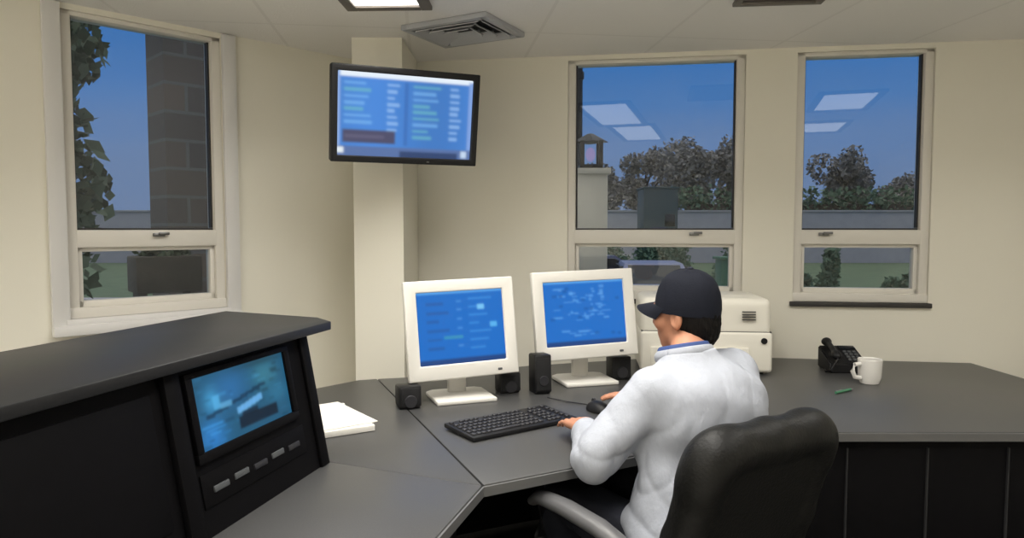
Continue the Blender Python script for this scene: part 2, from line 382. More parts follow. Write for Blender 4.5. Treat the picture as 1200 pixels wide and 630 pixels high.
def window(name, p0, d, s0, s1, latch_s, deep=.05, big=False):
    """Sash window in local axes: x along the wall, y outward, z up."""
    ang = math.atan2(d[1], d[0]); r = struct(name, (p0[0], p0[1], 0), ang)
    fw = .042; y = deep
    m = MB()
    for c, dd in (((s0 + fw / 2, y, (WZ0 + WZ1) / 2), (fw, .09, WZ1 - WZ0)), ((s1 - fw / 2, y, (WZ0 + WZ1) / 2), (fw, .09, WZ1 - WZ0)),
                  (((s0 + s1) / 2, y, WZ1 - .01), (s1 - s0, .09, .02)), (((s0 + s1) / 2, y, WZ0 + .022), (s1 - s0, .11, .044))):
        m.box(c, dd, bev=.004)
    m.build('frame', M['alum'], r)
    zr0, zr1 = 1.340, 1.415
    MB().box(((s0 + s1) / 2, y - .012, (zr0 + zr1) / 2), (s1 - s0 - 2 * fw + .01, .07, zr1 - zr0), bev=.006).build('meeting_rail', M['alum'], r)
    m = MB(); sw = .02
    for c, dd in (((s0 + fw + sw / 2, y, (WZ0 + zr0) / 2 + .02), (sw, .05, zr0 - WZ0 - .04)), ((s1 - fw - sw / 2, y, (WZ0 + zr0) / 2 + .02), (sw, .05, zr0 - WZ0 - .04)),
                  (((s0 + s1) / 2, y, WZ0 + .056), (s1 - s0 - 2 * fw, .05, .028)), (((s0 + s1) / 2, y, zr0 - .008), (s1 - s0 - 2 * fw, .05, .018))):
        m.box(c, dd, bev=.003)
    m.build('lower_sash', M['alum'], r)
    m = MB(); t = .008
    for c, dd in (((s0 + fw + t / 2, y, (zr1 + WZ1) / 2), (t, .03, WZ1 - zr1 - .02)), ((s1 - fw - t / 2, y, (zr1 + WZ1) / 2), (t, .03, WZ1 - zr1 - .02)), (((s0 + s1) / 2, y, zr1 + .004), (s1 - s0 - 2 * fw, .03, .008))):
        m.box(c, dd)
    m.build('seal', M['alumd'], r)
    MB().box(((s0 + s1) / 2, y + .004, (zr1 + WZ1) / 2 - .005), (s1 - s0 - 2 * fw + .004, .006, WZ1 - zr1 - .01)).build('upper_pane', M['glass_rough' if big else 'glass'], r, smooth=False)
    MB().box(((s0 + s1) / 2, y + .004, (zr0 + WZ0) / 2 + .028), (s1 - s0 - 2 * fw - 2 * sw + .004, .006, zr0 - WZ0 - .072)).build('lower_pane', M['glass_rough' if big else 'glass'], r, smooth=False)
    l = MB().box((latch_s, y - .055, zr1 - .022), (.05, .02, .016), bev=.004)
    l.box((latch_s + .018, y - .068, zr1 - .016), (.045, .012, .012), bev=.003); l.build('latch', M['chrome'], r)
    m = MB().box(((s0 + s1) / 2, -.012, WZ0 - .012), (s1 - s0 + .03, .03, .024), bev=.004)
    m.build('sill_strip', M['alumd'] if not big else M['white_trim'], r)
    return r
db = (1, -.15); 
window('window_1', LC, db, sb_(WIN[0][0]), sb_(WIN[0][1]), sb_(.96))
window('window_2', LC, db, sb_(WIN[1][0]), sb_(WIN[1][1]), sb_(1.60))
window('window_3', ROOM[4], (1, 1), LWIN[0], LWIN[1], (LWIN[0] + LWIN[1]) / 2 + .03, big=True)
tr = struct('trim_1', (ROOM[4][0], ROOM[4][1], 0), math.pi / 4)
m = MB()
m.box((LWIN[1] + .032, -.012, (WZ0 + CEIL) / 2 - .02), (.064, .024, CEIL - WZ0 + .03), bev=.004)
m.box((LWIN[0] - .032, -.012, (WZ0 + CEIL) / 2 - .02), (.064, .024, CEIL - WZ0 + .03), bev=.004)
m.box(((LWIN[0] + LWIN[1]) / 2, -.022, WZ0 - .045), (LWIN[1] - LWIN[0] + .13, .044, .045), bev=.006)
m.build('casing', M['white_trim'], tr)

# ------------------------------------------------------------------ ceiling lights, added fill panels and vents
def troffer(x0, x1, y0, y1, label, rz=0.):
    t = thing('ceiling_light', label, 'ceiling light', ((x0 + x1) / 2, (y0 + y1) / 2, CEIL), rz, 'recessed ceiling light panels')
    a, b = (x1 - x0) / 2, (y1 - y0) / 2; m = MB(); fw = .045
    for c, d in (((a + fw / 2, 0, -.009), (fw, 2 * b + 2 * fw, .018)), ((-a - fw / 2, 0, -.009), (fw, 2 * b + 2 * fw, .018)), ((0, b + fw / 2, -.009), (2 * a, fw, .018)), ((0, -b - fw / 2, -.009), (2 * a, fw, .018))):
        m.box(c, d, bev=.003)
    m.build('frame', M['lightframe'], t)
    MB().box((0, 0, -.0045), (2 * a, 2 * b, .009)).build('lens', M['lens'], t, smooth=False)
    ld = bpy.data.lights.new('lamp', 'AREA'); ld.shape = 'RECTANGLE'; ld.size = 2 * a; ld.size_y = 2 * b; ld.spread = math.radians(137)  # added area lamp, spread narrowed so the upper walls stay darker
    ld.energy = LAMP * math.pi * 4 * a * b * .5; ld.color = (1.0, .965, .90)
    lo_ = bpy.data.objects.new('lamp', ld); C.objects.link(lo_); lo_.parent = t; lo_.location = (0, 0, -.012)
    return t
troffer(-.665, -.40, 1.75, 2.935, 'dark-framed lit ceiling panel at the top edge left of the ceiling vent', -.04)
troffer(.08, .42, 1.44, 2.50, 'lit ceiling panel overhead, nearer the windows of the two in its row')
troffer(.14, .48, .30, 1.33, 'lit ceiling panel overhead, farther from the windows of the two in its row')
troffer(1.76, 2.10, 1.72, 2.42, 'lit ceiling panel above the right desk end, nearer the second window')
troffer(1.72, 2.10, .42, 1.05, 'lit ceiling panel above the right side of the room, away from the windows')
troffer(-1.9, -1.5, .2, 1.3, 'added unseen fill panel above the left console, near the left window wall')  # out of view, added to even the light on the left wall
troffer(-1.5, -.9, -1.0, .0, 'added unseen fill panel behind the left console, nearer the room middle')  # this panel and those below are added behind the camera as ambient fill
troffer(-2.6, -2.0, -1.0, .0, 'added unseen fill panel behind the left console, nearer the side wall')
troffer(-1.5, -.9, -2.05, -1.2, 'added unseen fill panel close to the rear wall, nearer the room middle')
troffer(-2.6, -2.0, -2.05, -1.2, 'added unseen fill panel close to the rear wall, in the corner')

v = thing('ceiling_vent', 'square grey louvred air vent in the ceiling above the wall television', 'air vent', (-.222, 3.30, CEIL), math.radians(-28))
a, b = .205, .165
m = MB(); fw = .035
for c, d in (((a, 0, -.012), (fw, 2 * b + fw, .024)), ((-a, 0, -.012), (fw, 2 * b + fw, .024)), ((0, b, -.012), (2 * a, fw, .024)), ((0, -b, -.012), (2 * a, fw, .024))): m.box(c, d, bev=.004)
m.build('frame', M['ventm'], v)
MB().box((0, 0, -.002), (2 * a - .03, 2 * b - .03, .004)).build('duct_opening', M['ventd'], v)
for q, s in enumerate((.80, .55, .30)):
    m = MB(); aa, bb = a * s, b * s; R = Matrix.Rotation
    m.box((0, bb, -.016), (2 * aa, .040, .004), R(math.radians(-35), 3, 'X')); m.box((0, -bb, -.016), (2 * aa, .040, .004), R(math.radians(35), 3, 'X'))
    m.box((aa, 0, -.016), (.040, 2 * bb, .004), R(math.radians(35), 3, 'Y')); m.box((-aa, 0, -.016), (.040, 2 * bb, .004), R(math.radians(-35), 3, 'Y'))
    m.build('louvre', M['ventm'], v)
v = thing('return_grille', 'brown return-air grille cut by the top edge above the second window pier', 'air vent', (1.05, 2.67, CEIL), -.1)
m = MB()
for c, d in (((.16, 0, -.008), (.03, .5, .016)), ((-.16, 0, -.008), (.03, .5, .016)), ((0, .235, -.008), (.3, .03, .016)), ((0, -.235, -.008), (.3, .03, .016))): m.box(c, d, bev=.003)
m.build('frame', M['lightframe'], v)
m = MB()
for k in range(14): m.box((0, -.21 + k * .0325, -.008), (.29, .022, .003), Matrix.Rotation(.6, 3, 'X'))
m.build('slats', M['lightframe'], v)

# ------------------------------------------------------------------ screens
def screen(name, W, H, img, parent, loc, rot, m):
    """img: rows x cols x 3 linear colours (row 0 on top). Local x right, z up, facing -y."""
    r, c, _ = img.shape; V = []; F = []
    for j in range(r):
        for i in range(c): V.append((-W / 2 + W * i / (c - 1), 0, H / 2 - H * j / (r - 1)))
    for j in range(r - 1):
        for i in range(c - 1): k = j * c + i; F.append((k, k + c, k + c + 1, k + 1))
    me = bpy.data.meshes.new(name); me.from_pydata(V, [], F); me.update(); at = me.color_attributes.new('pixels', 'FLOAT_COLOR', 'POINT')
    at.data.foreach_set('color', np.concatenate([img.reshape(-1, 3), np.ones((r * c, 1))], 1).astype(np.float32).ravel())
    me.materials.append(m); o = bpy.data.objects.new(name, me); C.objects.link(o); o.parent = parent; o.location = loc; o.rotation_euler = rot; return o
def blur(a, n=1):
    for _ in range(n):
        p = np.pad(a, ((1, 1), (1, 1), (0, 0)), 'edge'); a = (p[:-2, 1:-1] + p[2:, 1:-1] + p[1:-1, :-2] + p[1:-1, 2:] + 2 * p[1:-1, 1:-1]) / 6
    return a
def rect(a, x0, y0, x1, y1, c, al=1.):
    r, w_, _ = a.shape; s = (slice(int(y0 * r), max(int(y0 * r) + 1, int(y1 * r))), slice(int(x0 * w_), max(int(x0 * w_) + 1, int(x1 * w_))))
    a[s] = a[s] * (1 - al) + np.array(c) * al
scr = screen_mat('lit_screen', 1.0)

def tv_image():
    a = np.zeros((72, 112, 3)); a[:] = (.06, .22, .62)
    for i in range(112): a[:, i] *= 1 + .12 * math.sin(i / 17)
    rect(a, 0, 0, 1, .075, (.80, .88, .97)); rect(a, 0, 0, .035, 1, (.28, .42, .75)); rect(a, .965, .05, 1, 1, (.22, .36, .72))
    g = np.random.default_rng(3)
    for col, (x0, x1) in enumerate(((.06, .30), (.36, .45), (.55, .76), (.83, .93))):
        for k in range(9):
            y = .13 + k * .075
            if col < 1 and k > 6: continue
            c = (.20, .48, .86) if g.random() < .6 else (.16, .50, .55)
            if col in (1, 3): c = (.35, .58, .92)
            rect(a, x0, y, x0 + (x1 - x0) * g.uniform(.5, 1), y + .035, c, .6)
    rect(a, .49, .1, .51, .86, (.04, .14, .45), .7)
    rect(a, .05, .69, .42, .84, (.075, .075, .14)); rect(a, .07, .74, .34, .78, (.14, .13, .22), .6)
    rect(a, 0, .88, 1, 1, (.10, .17, .38)); rect(a, 0, .89, .06, .97, (.8, .86, .9)); rect(a, .92, .9, .97, .98, (.55, .68, .85)); rect(a, .46, .92, .90, 1, (.03, .06, .16))
    return blur(a, 2)
def mon_image(seed):
    g = np.random.default_rng(seed); a = np.zeros((72, 88, 3)); a[:] = (.011, .155, .57)
    rect(a, 0, 0, 1, .05, (.10, .36, .78)); rect(a, 0, .93, 1, 1, (.015, .06, .22)); rect(a, 0, 0, .02, 1, (.008, .10, .40))
    if seed == 1:
        for k in range(6): rect(a, .12, .16 + k * .12, .12 + g.uniform(.12, .26), .20 + k * .12, (.02, .10, .36), .7)
        for k in range(6): rect(a, .46, .14 + k * .12, .52, .17 + k * .12, (.07, .28, .70), .8)
        for k in range(7): rect(a, .60, .12 + k * .11, .60 + g.uniform(.1, .3), .15 + k * .11, (.05, .28, .72), .7)
        rect(a, .70, .22, .78, .29, (.18, .55, .92)); rect(a, .84, .46, .92, .54, (.10, .45, .86)); rect(a, .30, .62, .52, .66, (.04, .28, .50))
    else:
        for k in range(26):
            x, y = g.uniform(.05, .85), g.uniform(.1, .85); rect(a, x, y, x + g.uniform(.03, .14), y + .02, (.10, .34, .76), .75)
        for k in range(34):
            x, y = g.uniform(.3, .72), g.uniform(.08, .6); rect(a, x, y, x + g.uniform(.02, .06), y + g.uniform(.02, .05), (.11, .36, .78), .6)
        for k in range(14):
            x, y = g.uniform(.05, .9), g.uniform(.1, .85); rect(a, x, y, x + .05, y + .04, (.006, .10, .40), .7)
    return blur(a, 2)
def radar_image():
    g = np.random.default_rng(5); a = np.zeros((64, 96, 3)); a[:] = (.018, .10, .19)
    yy, xx = np.mgrid[0:64, 0:96]; X, Y = xx / 95, yy / 63
    def blob(cx, cy, sx, sy, c, al):
        k = (al * np.exp(-((X - cx) / sx) ** 2 - ((Y - cy) / sy) ** 2))[..., None]; a[:] = a * (1 - k) + np.array(c) * k
    blob(.35, .3, .18, .25, (.03, .16, .40), .8); blob(.75, .25, .14, .22, (.05, .22, .30), .7); blob(.72, .05, .3, .06, (.015, .05, .07), .7)
    blob(.16, .38, .07, .16, (.06, .33, .62), .9); blob(.12, .85, .12, .22, (.03, .22, .60), .9); blob(.86, .6, .12, .14, (.03, .17, .30), .8)
    for k in range(70):
        x, y = g.uniform(0, .94), g.uniform(.0, .95); rect(a, x, y, x + g.uniform(.02, .10), y + g.uniform(.02, .06), a[int(y * 63), int(x * 95)] * g.uniform(.45, 1.6), .65)
    for k in range(9): rect(a, .10 + k * .07, .56 - k * .022, .18 + k * .07, .61 - k * .022, (.006, .03, .07), .8)
    for k in range(6): rect(a, .40 + k * .045, .60 - k * .016, .46 + k * .045, .70 - k * .016, (.14, .42, .78), .9)
    rect(a, .40, .74, .84, .92, (.006, .012, .025), .9); rect(a, .44, .68, .62, .76, (.006, .012, .025), .8)
    rect(a, .18, .34, .24, .52, (.10, .45, .80), .7); rect(a, .24, .46, .36, .54, (.12, .42, .72), .7); rect(a, 0, 0, 1, .03, (.01, .03, .04))
    for k in range(5): rect(a, .05 + .03 * k, .70 + .05 * (k % 3), .15 + .03 * k, .73 + .05 * (k % 3), (.05, .30, .68), .7)
    return blur(a, 2)

# ------------------------------------------------------------------ wall television
t = thing('wall_television', 'black wide television hung high on the corner column, tilted down, showing blue lists', 'television', (-.466, 3.15, 1.914), math.radians(22))
t.rotation_euler = (math.radians(10), 0, math.radians(22))
W, H = .66, .41; bz = .028
MB().box((0, .028, 0), (W, .04, H), bev=.008).box((0, .058, -.01), (W * .72, .04, H * .66), bev=.012).build('back_shell', M['blackp'], t)
surround(W, H, bz, bz, bz, bz, .026, .005, Matrix.Translation((0, -.002, 0))).build('bezel', M['blackp'], t)
screen('screen', W - 2 * bz + .004, H - 2 * bz + .004, tv_image(), t, (0, .003, 0), (0, 0, 0), scr)
MB().box((.1, -.0155, -H / 2 + .012), (.012, .003, .006)).build('power_button', M['chrome'], t)
m = MB().box((-.05, .255, .02), (.16, .014, .22), Matrix.Rotation(-.38, 3, 'Z'), bev=.003)
m.cyl((-.05, .25, .02), (.02, .165, .01), .02).cyl((.02, .17, .01), (0, .08, 0), .018).box((0, .082, 0), (.16, .012, .16), bev=.003)
m.build('wall_bracket', M['blackp'], t)

# ------------------------------------------------------------------ control desk
DZ = .75
desk = thing('control_desk', 'dark grey wraparound control desk with angled worktop sections', 'desk')
def top(pts, z=DZ, th=.034):
    m = MB().prism(pts, z - th, z, bev=.004); return m.build('worktop', M['desk'], desk)
P0, P1 = (-.078, 1.810), (.80, 2.292)
S1 = (-1.03, 2.205); S2 = (-.605, 3.122); P1r = (.93, 3.700)
top([(-1.30, .80), (-.335, .80), (-.167, 1.494), P0, S1])
top([S1, P0, S2, (-.682, 3.095), (-.84, 2.915), (-1.02, 2.40)])
g = .0035
top([(P0[0] + g, P0[1] + g), P1, P1r, (.092, 3.428), (-.49, 3.149), (S2[0] + g, S2[1])])
top([(P1[0] + g, P1[1]), (2.30, 2.292), (2.30, 3.495), (P1r[0] + g, 3.700)])
def panel(a, b, z0=0.02, z1=DZ - .034, th=.02, name='panel', m_='black'):
    a, b = Vector((*a, 0)), Vector((*b, 0)); d = b - a
    return MB().box(((a.x + b.x) / 2, (a.y + b.y) / 2, (z0 + z1) / 2), (d.length, th, z1 - z0), Matrix.Rotation(math.atan2(d.y, d.x), 3, 'Z'), bev=.002).build(name, M[m_], desk)
panel((-.40, .82), (-.215, 1.55), name='front_panel'); panel((-1.27, .83), (-.99, 2.2), name='back_panel')
panel((-.215, 1.55), (-.155, 1.80), name='front_panel')
panel((-.62, 2.98), (.09, 3.32), name='back_panel'); panel((.09, 3.32), (.90, 3.60), name='back_panel')
panel((-.99, 2.2), (-.62, 2.98), name='back_panel')
panel((.97, 2.33), (2.28, 2.33), name='front_panel'); panel((.97, 2.33), (.97, 3.6), name='side_panel'); panel((2.28, 2.35), (2.28, 3.44), name='side_panel')
m = MB()
for k in range(5): m.box((1.12 + k * .27, 2.316, .36), (.004, .012, .66))
m.build('panel_groove', M['ventd'], desk)
m = MB().prism([(-.335 + .006, .80), (-.167 + .006, 1.494), (P0[0] + .004, P0[1] - .006), (P0[0] + .001, P0[1]), (-.167, 1.494), (-.335, .80)], DZ - .03, DZ - .004)
m.prism([(P0[0], P0[1]), (P0[0] + .004, P0[1] - .006), (P1[0], P1[1] - .006), (P1[0], P1[1])], DZ - .03, DZ - .004)
m.prism([(P1[0], P1[1]), (P1[0], P1[1] - .006), (2.30, P1[1] - .006), (2.30, P1[1])], DZ - .03, DZ - .004)
m.build('edge_trim', M['deskedge'], desk)

# ------------------------------------------------------------------ console hutch at the left
hut = thing('console_cabinet', 'black sloping console cabinet with a built-in blue screen under a grey slab top', 'console', (-.529, 1.993, DZ))
hut.rotation_euler = (0, 0, math.atan2(-.971, -.24))   # local x runs along the front towards the viewer; local -y is ... the cabinet depth
def HP(u, v, z): return (u, -v, z)       # u along front, v into the cabinet
UL = 1.22; face = math.atan2(.068, .37); FL = .3762
m = MB()
bm = m.bm
prof = [(0, 0), (.068, .37), (.40, .37), (.40, 0)]
A = [bm.verts.new(HP(0, v, z)) for v, z in prof]; B = [bm.verts.new(HP(UL, v, z)) for v, z in prof]
bm.faces.new(A); bm.faces.new(B[::-1])
for k in range(4): bm.faces.new((A[k], B[k], B[(k + 1) % 4], A[(k + 1) % 4]))
m.build('body', M['black'], hut, smooth=False)
inv = hut.matrix_basis.inverted()
loc = lambda x, y: (inv @ Vector((x, y, 0))).to_2d()
m = MB().prism([tuple(loc(*p)) for p in ((-.536, 2.073), (-.600, 2.165), (-.954, 2.337), (-1.033, 2.016), (-1.27, 1.00), (-.822, .93))], .372, .397, bev=.003)
m.build('slab_top', M['slab'], hut)
def FP(u, s, out=0.): # point on the sloped face
    return HP(u, s * math.sin(face) - out * math.cos(face), s * math.cos(face) + out * math.sin(face))
Rf = Matrix.Rotation(0, 3, 'X')
def faceR():
    ex = Vector((1, 0, 0)); es = Vector((0, -math.sin(face), math.cos(face))); n = es.cross(ex); return Matrix((ex, n, es)).transposed(), n
FR, fn = faceR()
out = 1 if Vector(fn).dot(Vector(HP(0, -1, 0))) > 0 else -1
def fbox(m, u, s, du, ds, th, off=0., bev=.002):
    m.box(FP(u, s, off + th / 2), (du, th, ds), FR, bev=bev); return m
U0, U1, s0, s1 = .140, .500, .182, .348
m = MB(); bw = .022
fbox(m, (U0 + U1) / 2, s1 + .005, U1 - U0 + 2 * bw, .014, .012); fbox(m, (U0 + U1) / 2, s0 - bw / 2, U1 - U0 + 2 * bw, bw, .012)
fbox(m, U0 - bw / 2, (s0 + s1) / 2, bw, s1 - s0, .012); fbox(m, U1 + bw / 2, (s0 + s1) / 2, bw, s1 - s0, .012)
m.build('screen_bezel', M['black'], hut)
sc_ = screen('screen', U1 - U0, s1 - s0, radar_image()[:, ::1], hut, FP((U0 + U1) / 2, (s0 + s1) / 2, .004), (0, 0, 0), scr)
ex = Vector((-1, 0, 0)); es = Vector((0, -math.sin(face), math.cos(face))); nn = es.cross(ex)     # screen local x runs to the viewer's right
sc_.rotation_euler = Matrix((ex, nn, es)).transposed().to_euler()
for k in range(5):
    fbox(MB(), .46 - k * .075, .096 + .003 * (k % 2), .052, .014, .008).build('key_strip', M['consolekey' if k in (0, 1, 3) else 'key'], hut)
m = MB(); fbox(m, .31, .10, .42, .075, .004); m.build('key_panel', M['black'], hut)
for cu, cw, cth in ((.565, .045, .016), (1.19, .045, .016), (.028, .04, .010)): fbox(MB(), cu, .185, cw, .37, cth).build('cheek_panel', M['black'], hut)
m = MB(); fbox(m, .87, .20, .5, .28, .006); m.build('blank_panel', M['black'], hut)

# ------------------------------------------------------------------ monitors
def monitor(label, base, ctr, yaw, tilt, W, H, seed, roll=0.):
    t = thing('flat_monitor', label, 'monitor', (*base, DZ), math.radians(yaw), 'white monitors on the control desk')
    c = Matrix.Rotation(-math.radians(yaw), 3, 'Z') @ (Vector(ctr) - Vector((*base, DZ)))
    R = Matrix.Rotation(-math.radians(tilt), 3, 'X') @ Matrix.Rotation(-roll, 3, 'Y')
    bzx, bzt, bzb = .048, .046, .058
    def hb(m, x, y, z, d, bev=.004): m.box(c + R @ Vector((x, y, z)), d, R, bev=bev); return m
    surround(W, H, bzx, bzx, bzt, bzb, .034, .006, Matrix.Translation(c) @ R.to_4x4()).build('bezel', M['beige'], t)
    m = hb(MB(), 0, .03, 0, (W - .02, .03, H - .02), .01); hb(m, 0, .056, -.01, (W * .6, .04, H * .6), .015); m.build('back_shell', M['beige'], t)
    sw, sh = W - 2 * bzx, H - bzt - bzb
    screen('screen', sw + .004, sh + .004, mon_image(seed), t, c + R @ Vector((0, -.006, (bzb - bzt) / 2)), R.to_euler(), scr)
    hb(MB(), W / 2 - .08, -.018, -H / 2 + .022, (.018, .004, .009), .002).build('power_button', M['consolekey'], t)
    m = MB().box((0, .055, .12), (.075, .028, .24), bev=.008)
    m.cyl((c.x - .05, c.y + .075, c.z - .04), (c.x + .05, c.y + .075, c.z - .04), .026); m.build('neck', M['beige'], t)
    m = MB().prism([(-.120, -.105), (.120, -.105), (.118, .09), (.09, .115), (-.09, .115), (-.12, .09)], 0, .016, bev=.005); m.build('base', M['beige'], t)
    return t
monitor('white-framed monitor with blue screen, left of the pair, by the corner column', (-.205, 2.765), (-.199, 2.745, 1.031), 20, 8, .445, .385, 1, .03)
monitor('white-framed monitor with blue screen in front of the capped man', (.318, 3.07), (.313, 3.02, 1.053), 16, 8, .465, .378, 2, .03)

# ------------------------------------------------------------------ small speakers
def speaker(label, x, y, rz, w_, d, h):
    t = thing('desk_speaker', label, 'speaker', (x, y, DZ), rz, 'small black speakers beside the monitors')
    MB().box((0, 0, h / 2 + .004), (w_, d, h), Matrix.Rotation(-.05, 3, 'X'), bev=.008).build('cabinet', M['blackp'], t)
    MB().box((0, -d / 2 - .002 , h / 2 + .004), (w_ * .84, .006, h * .84), Matrix.Rotation(-.05, 3, 'X'), bev=.002).build('grille', M['grille'], t)
    MB().cyl((0, -d / 2 - .010, h * .36), (0, -d / 2 - .003, h * .36), w_ * .26, w_ * .3, 24).build('driver', M['key'], t)
    MB().box((0, .005, .004), (w_ * .9, d * .9, .008), bev=.002).build('foot', M['key'], t)
speaker('small black speaker at the left foot of the left monitor', -.392, 2.628, .35, .085, .085, .08)
speaker('small black speaker at the right foot of the left monitor', -.018, 2.875, .35, .09, .075, .078)
speaker('tall black speaker standing left of the monitor before the man', .115, 2.865, .3, .073, .085, .155)
speaker('small black speaker right of the monitor before the man', .478, 3.13, .2, .09, .09, .10)

# ------------------------------------------------------------------ keyboard, mouse, pad
kt = thing('computer_keyboard', 'black computer keyboard under the man\'s left hand', 'keyboard', (.0, 2.372, DZ + .0026), math.atan2(.235, .33))
KW, KD = .43, .185
m = MB().box((0, 0, .009), (KW, KD, .016), Matrix.Rotation(.035, 3, 'X'), bev=.005); m.build('case', M['blackp'], kt)
for r in range(6):
    m = MB(); y = KD / 2 - .022 - r * .0275; z = .0185 + .035 * y
    xs = np.arange(-KW / 2 + .018, KW / 2 - .01, .0192)
    for i, x in enumerate(xs):
        if r == 0 and i in (1, 6, 11, 16): continue
        if i in (15, 19): continue
        if r == 5 and 4 <= i <= 9:
            if i == 4: m.box((x + .048, y, z), (.112, .015, .008), bev=.002, seg=1)
            continue
        m.box((x, y, z), (.0155, .0165 if r else .012, .008), bev=.002, seg=1)
    m.build('key_row', M['key'], kt)
mt = thing('computer_mouse', 'black computer mouse by the man\'s right hand', 'mouse', (.318, 2.555, DZ), .5)
s = SDF((-.05, -.08, -.01), (.05, .08, .06), .004); s.ell((0, 0, .002), (.036, .062, .038)).half((0, 0, .001), (0, 0, -1)); s.build('shell', M['blackp'], mt)
MB().cyl((-.004, .03, .033), (.004, .03, .033), .010).build('wheel', M['key'], mt)
MB().tube([(0, .058, .01), (.01, .10, .004), (-.03, .17, .004), (-.06, .26, .004)], .0022).build('cable', M['key'], mt)

pt = thing('paper_pad', 'white paper pad lying on the desk beside the console cabinet', 'notepad', (-.650, 2.385, DZ), math.atan2(.82, -.50) )
MB().box((0, 0, .011), (.34, .25, .020), bev=.002).build('sheets', M['paper'], pt)
MB().box((.01, -.006, .0235), (.33, .245, .003), Matrix.Rotation(.10, 3, 'Z')).build('loose_sheet', M['paper'], pt)
MB().box((.155, 0, .0125), (.02, .252, .024), bev=.002).build('binding', M['mug'], pt)

# ------------------------------------------------------------------ printer, telephone, mug, pen
t = thing('laser_printer', 'bulky ivory printer on the desk behind the capped man', 'printer', (.912, 3.40, DZ), math.atan2(-.10, 1))
PW, PD = .60, .36
MB().box((0, 0, .105), (PW, PD, .19), bev=.016, seg=3).build('body', M['printer'], t)
s = SDF((-.36, -.25, .15), (.36, .25, .40), .007)
s.rbox((0, .005, .26), (PW / 2 - .003, PD / 2 - .004, .092), rad=.035, k=.01).rbox((.03, .03, .325), (PW / 2 - .07, PD / 2 - .06, .03), rad=.025, k=.02)
s.build('upper_cover', M['printer'], t)
MB().box((0, 0, .195), (PW - .012, PD - .012, .008)).build('cover_seam', M['seam'], t)
MB().box((-.03, -PD / 2 - .004, .075), (PW * .74, .012, .10), bev=.004).box((-.03, -PD / 2 - .012, .105), (.14, .012, .014), bev=.003).build('paper_tray', M['printer'], t)
MB().cyl((PW / 2 - .04, -PD / 2 - .006, .158), (PW / 2 - .04, -PD / 2 + .01, .158), .014).build('round_button', M['blackp'], t)
m = MB()
for k in range(4): m.box((PW / 2 - .11, -PD / 2 - .002, .255 + k * .012), (.06, .006, .005))
m.build('vent_slots', M['seam'], t)
for sx in (-1, 1):
    for sy in (-1, 1): MB().cyl((sx * .25, sy * .14, 0), (sx * .25, sy * .14, .012), .02).build('rubber_foot', M['blackp'], t)

t = thing('desk_telephone', 'black desk telephone against the wall under the second window', 'telephone', (1.572, 3.32, DZ), -.08)
m = MB(); bm = m.bm
A = [bm.verts.new((-.085, y, z)) for y, z in ((-.085, 0), (-.085, .045), (.085, .105), (.085, 0))]; B = [bm.verts.new((.085, y, z)) for y, z in ((-.085, 0), (-.085, .045), (.085, .105), (.085, 0))]
bm.faces.new(A); bm.faces.new(B[::-1])
for k in range(4): bm.faces.new((A[k], B[k], B[(k + 1) % 4], A[(k + 1) % 4]))
bmesh.ops.bevel(bm, geom=bm.edges[:], offset=.006, segments=2, affect='EDGES'); m.build('base', M['blackp'], t)
sl = Matrix.Rotation(math.atan2(.06, .17), 3, 'X')
m = MB()
for i in range(3):
    for j in range(4): m.box((.015 + i * .022, -.055 + j * .024, .0595 + j * .0085), (.016, .015, .008), sl, bev=.002, seg=1)
m.build('keypad', M['consolekey'], t)
MB().box((.037, .058, .098), (.075, .03, .006), sl, bev=.001).build('display', M['carglass'], t)
s = SDF((-.10, -.11, .03), (0, .12, .16), .004)
s.cap((-.052, -.06, .09), (-.052, .06, .128), .013, .013).ell((-.052, -.068, .079), (.022, .026, .018)).ell((-.052, .068, .123), (.022, .026, .018)); s.build('handset', M['blackp'], t)
MB().tube([(-.052, -.085, .07), (-.09, -.11, .02), (-.10, -.07, .006), (-.088, -.02, .006)], .004).build('cord', M['blackp'], t)

t = thing('coffee_mug', 'white mug of dark coffee on the right desk in front of the telephone', 'mug', (1.555, 3.03, DZ), 0)
MB().lathe([(.03, 0), (.038, .002), (.047, .03), (.050, .105), (.0485, .107), (.045, .103), (.043, .035), (.030, .008)], 36).build('cup', M['mug'], t)
MB().tube([(-.046, -.012, .088), (-.075, -.02, .086), (-.086, -.023, .060), (-.074, -.02, .032), (-.044, -.012, .026)], .0075, flat=1.3).build('handle', M['mug'], t)
MB().cyl((0, 0, .078), (0, 0, .082), .0445, n=36).build('coffee', M['coffee'], t)
t = thing('ballpoint_pen', 'short green pen lying on the right desk in front of the mug', 'pen', (1.365, 2.86, DZ), .6)
MB().cyl((-.06, 0, .006), (.045, 0, .006), .0055, n=12).build('barrel', M['pen'], t)
MB().cyl((.045, 0, .006), (.068, 0, .005), .0045, .001, 12).build('tip', M['hub'], t)
MB().box((-.04, 0, .0125), (.04, .003, .002)).build('clip', M['hub'], t)

